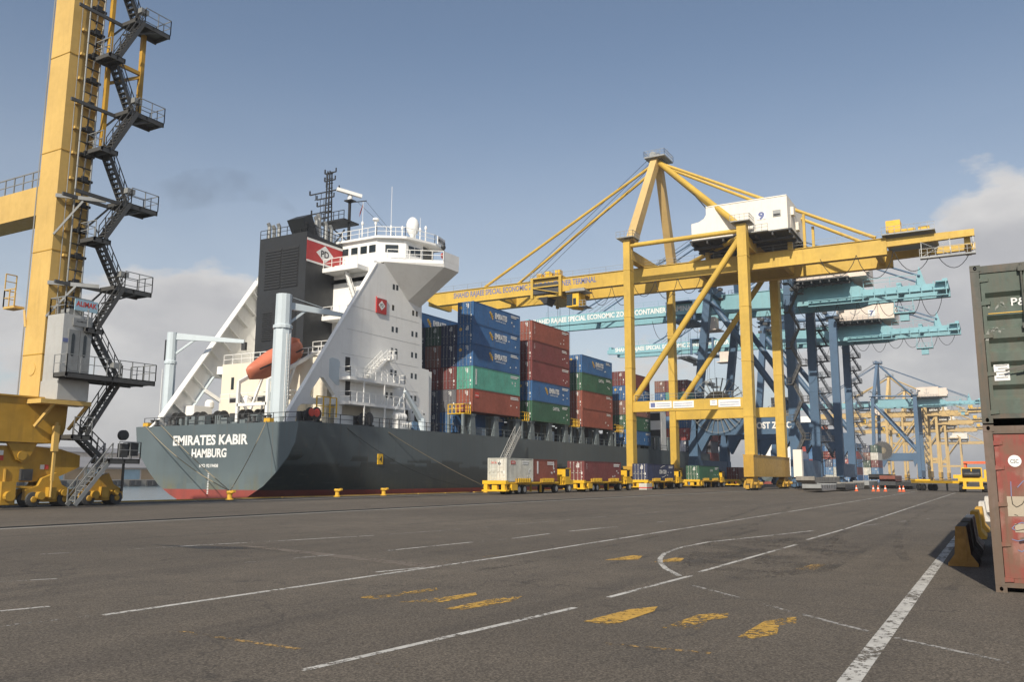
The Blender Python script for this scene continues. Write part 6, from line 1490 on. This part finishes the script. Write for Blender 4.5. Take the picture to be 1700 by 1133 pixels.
for xc, w0, w1 in ((onY(70, 830, 52)[0], 43, 95), (onY(158, 830, 52)[0], 135, 181)):
    b = MB(); x0, x1 = onY(w0, 830, 52)[0], onY(w1, 830, 52)[0]
    for y0 in (51.35, 52.25):
        b.prism([(x0-0.5, 0.45), (x0-0.45, 1.05), (x0+0.3, 1.3), (xc-0.5, 1.75), (xc+0.4, 2.1), (x1-0.2, 1.35), (x1+0.5, 1.0), (x1+0.55, 0.4), (xc+0.3, 0.3), (xc-0.3, 0.3)], 'y', y0, y0+0.32)
    b.box(x0, x1, 51.66, 52.25, 1.0, 1.3); b.tube((x0+0.3, 50.9, 0.7), (x0+0.3, 51.35, 0.7), 0.24, 12); b.tube((x1-0.2, 50.95, 0.85), (x1-0.2, 51.35, 0.85), 0.2, 10); b.box(xc-0.25, xc+0.25, 51.0, 51.35, 0.5, 1.2)
    o = b.build('bogie', 'yellow_old', lc)
    for x in (x0, x1): MB().lathe([(0.40, 51.7), (0.40, 52.06), (0.47, 52.08), (0.47, 52.16)] if False else [(0.18, 51.2), (0.43, 51.24), (0.46, 51.34), (0.46, 52.2), (0.3, 52.22)], (x, 0, 0.47), 18, 'y').build('wheel', 'dark', o)
    for x in (x0, x1): MB().lathe([(0.08, 51.14), (0.17, 51.15), (0.2, 51.198)], (x, 0, 0.47), 12, 'y').build('hub', 'yellow_old', o)
mb_ = MB(); p = onY(10, 830, 51.5); mb_.box(p[0]-0.5, p[0]+0.35, 51.2, 52.2, 0.2, 1.55); mb_.tube((p[0]-0.1, 50.9, 0.7), (p[0]-0.1, 51.2, 0.7), 0.3, 12); mb_.tube((p[0]-0.1, 51.7, 1.55), (p[0]-0.1, 51.7, 2.3), 0.1, 8); mb_.beam((p[0], 51.5, 1.25), (p[0]+1.5, 51.5, 1.2), 0.14); mb_.build('rail_clamp', 'yellow_old', lc)
# portal beam towards the sea with guard rail
pb = MB().box(31.6, 33.4, 54.1, 66, 19.0, 21.0).build('portal_beam', 'leg_yellow', lc)
r = MB(); r.rail([(31.7, 54.3, 21.0), (31.7, 66, 21.0)], 1.15, 1.1, 0.035); r.build('railing', 'steel', pb)
# lift cabin
el = MB(); el.box(31.42, 33.36, 50.05, 51.75, 6.85, 11.95); el = el.build('lift_cabin', 'alu', lc)
MB().box(31.36, 33.42, 49.98, 51.8, 6.55, 7.75).build('lift_base', 'alu', el)
b = MB(); b.box(31.8, 32.55, 50.0, 50.048, 8.4, 11.0); b.box(32.58, 33.3, 50.0, 50.048, 8.4, 11.0); b.build('lift_door', 'steel', el)
for x in (32.1, 32.9): b = MB().hull([(x-0.1, 49.99, 9.4), (x+0.1, 49.99, 9.4), (x-0.1, 49.99, 10.65), (x+0.1, 49.99, 10.65), (x, 49.99, 10.78), (x, 49.99, 9.28), (x-0.1, 49.985, 9.4), (x+0.1, 49.985, 10.65)]).build('door_window', 'glass', el)
b = MB(); b.box(32.0, 33.2, 49.95, 50.04, 11.25, 11.75); b.build('lift_fascia', 'steel', el); letter(MB(), 'ALIMAK', (32.2, 49.945, 11.5), (1, 0, 0), 0.1, 0.7, 0.01).build('lettering', 'ink_black', el)
MB().box(31.46, 31.9, 50.03, 50.048, 10.15, 10.4).build('blue_plate', 'ink_blue', el)
sg = MB().beam((31.95, 49.9, 12.6), (33.5, 49.9, 12.6), 0.06, 0.72).build('sign_panel', M['panel_blue'], el)
letter(MB(), 'ALIMAK', (32.02, 49.865, 12.5), (1, 0, 0), 0.34, 1.42, 0.03).build('lettering', 'ink_red', sg)
r = MB(); r.rail([(33.3, 51.7, 11.95), (31.5, 51.7, 11.95), (31.5, 50.1, 11.95), (33.3, 50.1, 11.95)], 1.1, 0.7, 0.03); r.box(32, 33, 50.5, 51.4, 11.95, 12.4); r.build('roof_railing', 'steel', el)
b = MB(); b.box(30.3, 33.6, 49.85, 51.3, 6.25, 6.52); b.beam((31.2, 50.0, 6.25), (30.9, 51.25, 4.9), 0.16); b.beam((33.4, 50.0, 6.25), (33.1, 51.25, 4.8), 0.16); b.build('lift_bracket', 'leg_yellow', lc)
# lift mast rails on the leg
b = MB()
for x in (32.35, 33.35): b.tube((x, 51.55, 11.5), (x, 51.55, 50), 0.055, 8)
b.tube((32.0, 51.9, 7), (32.0, 51.9, 50), 0.03, 6)
b.build('lift_mast', 'steel', lc)
b = MB(); y_ = MB()
for i in range(19):
    z = 12.6+i*1.75; b.box(32.5, 33.5, 51.5, 51.95, z-0.08, z+0.08); b.box(32.7, 33.1, 51.4, 51.6, z-0.15, z+0.22); b.beam((32.3, 51.55, z+0.8), (33.4, 51.55, z+0.8), 0.07); y_.box(32.05, 32.3, 51.7, 51.99, z-0.12, z+0.05).cut()
    b.beam((32.85, 51.6, z+0.2), (32.9, 51.55, z+1.6), 0.09)
b.build('mast_bracket', 'black', lc); y_.build_each('mast_clip', 'leg_yellow', lc)
# stairs
def plat(x0, x1, y0, y1, z, rails_, name='stair_platform'):
    b = MB(); b.box(x0, x1, y0, y1, z-0.06, z); b.beam((x0, y0+.05, z-0.17), (x1, y0+.05, z-0.17), 0.1, 0.3); b.beam((x0, y1-.05, z-0.17), (x1, y1-.05, z-0.17), 0.1, 0.3)
    for x in (x0+0.05, x1-0.05, (x0+x1)/2): b.beam((x, y0, z-0.16), (x, y1, z-0.16), 0.1, 0.2)
    o = b.build(name, 'stair', lc); r = MB()
    for pth in rails_: r.rail(pth, 1.1, 0.85, 0.024)
    r.build('railing', 'steel', o); return o
Y0, Y1, YM = 49.7, 51.3, 50.5
ZP = [8.15, 14.3, 20.1, 26.6, 33.3, 39.8]
for i, z in enumerate(ZP):
    x0 = 30.3 if i == 0 else 34.5
    o = plat(x0 if i else 31.0, 37.3, 48.7 if i == 0 else Y0, Y1 if i else 50.0, z, [[(x0 if i else 31.0, 50.0, z), (31.0, 48.7, z), (37.3, 48.7, z), (37.3, 50.0, z)]] if i == 0 else [[(x0+0.7, Y0, z), (37.3, Y0, z), (37.3, Y1, z), (x0+1.6, Y1, z)]])
    if i == 0: plat(33.7, 37.3, 50.0, Y1, z, [[(37.3, 50.0, z), (37.3, Y1, z)]])
    if i+1 < len(ZP):
        zm = (z+ZP[i+1])/2; zt = ZP[i+1]
        fl = MB(); fl.stair((36.0 if i == 0 else 35.6, YM+0.08, z), (33.9, YM+0.08, zm), (0, 0.72, 0), 11, True, 0.06, 0.024); fl.build('stair_flight', 'stair', lc)
        fl = MB(); fl.stair((33.5, Y0, zm), (35.2, Y0, zt), (0, 0.72, 0), 11, True, 0.06, 0.024); fl.build('stair_flight', 'stair', lc)
        plat(32.75, 33.95, Y0, Y1, zm, [[(33.8, Y1, zm), (32.8, Y1, zm), (32.8, Y0, zm)]], 'stair_landing')
        if i:
            b = MB(); b.beam((31.3, 51.2, z-0.2), (34.6, 51.2, z-0.2), 0.14, 0.22); b.beam((31.3, 49.9, z-0.2+0.0), (34.6, 49.9, z-0.2), 0.14, 0.22) if i in (2,) else None
            b.beam((33.4, 51.9, z-2.0), (34.6, 51.2, z-0.3), 0.12); b.beam((36.2, Y0+0.1, z-0.3), (34.2, Y0+0.9, zm-6.2 if False else z-1.2), 0.1); b.build('platform_bracket', 'stair', lc)
        b = MB(); b.box(35.0, 35.6, Y0+0.2, Y0+0.6, z+0.75, z+1.1); b.build('floodlight', 'steel', lc)
b = MB(); b.box(36.0, 36.28, 50.9, 51.2, 26.6, 33.1); b.box(33.6, 36.2, 50.95, 51.15, 30.0, 30.25); b.beam((33.9, 51.6, 28.6), (36.1, 51.05, 29.9), 0.2); b.box(33.75, 34.0, 51.3, 51.6, 24, 39); b.build('stair_post', 'yellow_old', lc)
b = MB(); b.beam((31.3, 51.95, 19.9), (33.7, 50.2, 19.9), 0.12, 0.24); b.beam((31.4, 51.95, 17.3), (32.6, 51.0, 19.7), 0.12); b.beam((31.3, 51.95, 14.1), (33.7, 50.2, 14.1), 0.12, 0.24); b.beam((31.4, 51.95, 11.9), (32.6, 51.0, 14.0), 0.12); b.build('platform_bracket', 'steel', lc)
# ground stair, lower landing and up to the lift platform
q0, q1 = onY(119, 838, 50.2), onY(181, 762, 50.2)
b = MB().stair((q0[0], 49.9, 0.1), (q1[0], 49.9, q1[2]), (0, 0.8, 0), 10, True, 0.09, 0.03); b.build('stair_flight', 'steel', lc)
zl_ = q1[2]
plat(q1[0]-0.3, q1[0]+2.0, 49.8, 51.6, zl_, [[(q1[0]+0.4, 49.8, zl_), (q1[0]+2.0, 49.8, zl_), (q1[0]+2.0, 51.6, zl_)]])
b = MB(); b.box(q1[0]+0.7, q1[0]+1.2, 50.0, 50.4, zl_+0.1, zl_+1.0); b.box(q1[0]+1.35, q1[0]+1.9, 49.9, 50.3, zl_+0.2, zl_+1.05); b.lathe([(0.1, 50.1), (0.34, 50.12), (0.34, 50.4), (0.1, 50.42)], (q1[0]+0.95, 0, zl_+1.55), 14, 'y'); b.build('hose_reel', 'dark', lc)
q2 = onY(114, 723, 50.9); zt_ = q2[2]
b = MB().stair((q1[0]-0.1, 50.7, zl_), (q2[0]+0.6, 50.7, zt_), (0, 0.72, 0), 9, True, 0.07, 0.026); b.build('stair_flight', 'stair', lc)
plat(q2[0]-0.5, q2[0]+0.8, 49.8, 51.3, zt_, [[(q2[0]-0.4, 49.8, zt_), (q2[0]+0.8, 49.8, zt_)]], 'stair_landing')
b = MB().stair((q2[0]+0.5, 49.85, zt_), (35.6, 49.85, 8.1), (0, 0.72, 0), 14, True, 0.08, 0.026); b.build('stair_flight', 'stair', lc)
b = MB()
for x, y, z in ((q1[0]+1.8, 51.2, zl_), (q1[0]+0.2, 51.4, zl_)): b.box(x, x+0.12, y, y+0.12, 0.9, z).cut()
b.build_each('stair_support', 'stair', lc)
b = MB(); b.box(32.05, 32.2, 50.9, 51.05, 1.6, 5.2); b.box(31.95, 32.3, 50.85, 51.1, 3.4, 5.0); b.tube((32.1, 50.95, 0.6), (32.1, 50.95, 1.8), 0.06, 8); b.build('storm_lock', 'leg_yellow', lc)
b = MB(); b.box(30.6, 31.3, 54.2, 55.4, 12.55, 12.7); b.rail([(30.6, 54.2, 12.7), (30.6, 55.4, 12.7), (31.3, 55.4, 12.7)], 1.1, 0.6, 0.03); b.rail([(30.6, 55.4, 13.9), (31.3, 55.4, 13.9)], 1.0, 0.6, 0.03); b.beam((31.3, 54.2, 12.5), (31.4, 54.1, 11.4), 0.12); b.build('side_cage', 'leg_yellow', lc)
MB().path([(31.35, 54.15, 6.7), (31.35, 54.15, 52)], 0.04, 6).build('conduit', 'steel', lc)

# ------------------------------------------------------------------ second ship and its containers, far along the quay
sh2 = thing('container_ship', 'second container ship moored farther along the quay behind the blue cranes', 'ship', (286, 57, 0), None, True)
h2 = MB().prism([(286, 57.6), (290, 57.0), (430, 57.0), (462, 62), (474, 69), (462, 76), (430, 81), (290, 81), (286, 80)], 'z', -5, 2.4); h2.build('hull', 'hull', sh2)
d2 = MB(); d2.box(318, 332, 57.6, 80.4, 2.4, 20.5); d2.box(317, 333, 56.6, 81.4, 20.5, 23.5); d2 = d2.build('deckhouse', 'white', sh2)
for z in (6, 9, 12, 15, 18): MB().box(318, 332, 57.57, 57.598, z, z+0.9).build('window', 'glass', d2)
MB().box(320, 326, 66, 72, 20.5, 31).build('funnel', 'funnel', sh2)
lb2 = MB().hull([(336.2, 57.4, 19.0), (344.5, 57.4, 19.0), (337, 57.4, 21.0), (343.6, 57.4, 21.0), (338, 55.8, 18.6), (343, 55.8, 18.6), (338, 59, 18.6), (343, 59, 18.6), (338.4, 56.4, 21.4), (343, 56.4, 21.4), (338.4, 58.4, 21.4), (343, 58.4, 21.4)])
lb2 = lb2.build('lifeboat', 'orange'); tag(lb2, 'orange lifeboat high on the second ship behind the blue crane legs', 'lifeboat')
b = MB(); b.box(337, 337.4, 57.0, 58.2, 2.4, 18.8); b.box(343, 343.4, 57.0, 58.2, 2.4, 18.8); b.build('davit', 'white', sh2)
PAL = ['sky', 'slate', 'blue', 'red', 'maroon', 'white', 'grey', 'navy', 'teal', 'brown', 'sky', 'blue', 'white']
rnd = random.Random(11)
BW = ['near block of the second ship', 'second block of the second ship', 'third block of the second ship', 'farthest block of the second ship']
HT = ['lowest', 'second up', 'third up', 'fourth up', 'fifth up', 'sixth up', 'seventh up']
for bi, (X, ncol, nt_) in ((1, (346, 5, 5)), (2, (385, 4, 5))):
    for c in range(ncol):
        for k in range(nt_ - (1 if c % 3 == 2 else 0)):
            m_ = PAL[rnd.randrange(len(PAL))]
            container(f"{WORD[m_]} container {HT[k]}, {['outermost', 'second row in', 'third row in', 'fourth row in', 'fifth row in'][c]}, {BW[bi]}", m_, (X, 57.2+c*2.5, 2.42+k*2.6), 12.19, st8, False, 'containers on the second ship', None, fine=False)
QC = [['sky', 'sky', 'blue', 'slate', 'red'], ['sky', 'blue', 'red', 'sky', 'blue'], ['navy', 'sky', 'sky', 'brown', 'blue'], ['white', 'sky', 'slate', 'red', 'sky'], ['white', 'white', 'sky', 'maroon', 'blue'],
      ['sky', 'white', 'red', 'slate', 'grey'], ['blue', 'maroon', 'sky', 'red', 'sky'], ['blue', 'white', 'dkgreen', 'brown', 'slate'], ['blue', 'sky', 'maroon', 'white', 'dkgreen']]
for c, cl in enumerate(QC):
    for k, m_ in enumerate(cl):
        container(f"{WORD[m_]} container end {HT[k]} in column {['one', 'two', 'three', 'four', 'five', 'six', 'seven', 'eight', 'nine'][c]} of the stack behind the blue cranes", m_, (300+(c > 6)*22, 56.0-c*2.55-(c > 6)*-1.2, 0.15+k*2.6), 12.19, st8, c > 2, 'containers stacked on the quay behind the blue cranes', None, 'c_white', fine=False)
# land and low sheds at the far end of the basin
struct(MB().box(1300, 3200, QY+0.3, 1500, -6, 0.0).build('far_land', 'concrete'))

# ------------------------------------------------------------------ funnel smoke
def smoke_mat():
    m = bpy.data.materials.new('smoke'); m.use_nodes = True; nt = m.node_tree; nt.nodes.clear(); g = NT(nt)
    o = g.n('ShaderNodeOutputMaterial'); p = g.n('ShaderNodeVolumePrincipled'); p.inputs['Color'].default_value = (0.10, 0.10, 0.11, 1)
    tc = g.n('ShaderNodeTexCoord'); mp = g.n('ShaderNodeMapping'); g.l(tc.outputs['Object'], mp.inputs[0])
    nz = g.noise(mp.outputs[0], 0.30, 4, 0.6)
    g.l(g.mapr(nz, 0.40, 0.75, 0.0, 0.07), p.inputs['Density']); g.l(p.outputs[0], o.inputs['Volume']); return m
M['smoke'] = smoke_mat()
sm_ = MB(); pts = [(69.5, 68.2, 31.8, 0.5), (68.6, 70.6, 33.8, 1.1), (67.6, 73.4, 35.2, 1.8), (66.5, 77, 35.8, 2.3), (65.5, 81, 35.6, 2.5), (64.5, 85, 35.0, 2.0), (64, 88, 34.6, 0.8)]
ring_ = 12; vs = []
for x, y, z, r_ in pts:
    for k in range(ring_):
        a = 2*math.pi*k/ring_; vs.append((x+r_*math.cos(a), y, z+r_*math.sin(a)))
sm_.add(vs, [(i*ring_+k, i*ring_+(k+1) % ring_, (i+1)*ring_+(k+1) % ring_, (i+1)*ring_+k) for i in range(len(pts)-1) for k in range(ring_)]+[tuple(range(ring_))[::-1], tuple((len(pts)-1)*ring_+k for k in range(ring_))])
o = sm_.build('smoke', 'smoke'); o['kind'] = 'stuff'; o['label'] = 'thin grey exhaust smoke drifting left from the black funnel'

# ------------------------------------------------------------------ air
def haze_mat(d):
    m = bpy.data.materials.new('haze'); m.use_nodes = True; nt = m.node_tree; nt.nodes.clear()
    o = nt.nodes.new('ShaderNodeOutputMaterial'); p = nt.nodes.new('ShaderNodeVolumePrincipled')
    p.inputs['Color'].default_value = (0.86, 0.88, 0.92, 1); p.inputs['Density'].default_value = d; p.inputs['Anisotropy'].default_value = 0.25
    nt.links.new(p.outputs[0], o.inputs['Volume']); return m
M['haze'] = haze_mat(0.00034)
o = MB().box(-400, 3300, -2500, 1700, -10.5, 70).build('haze', 'haze'); o['kind'] = 'stuff'
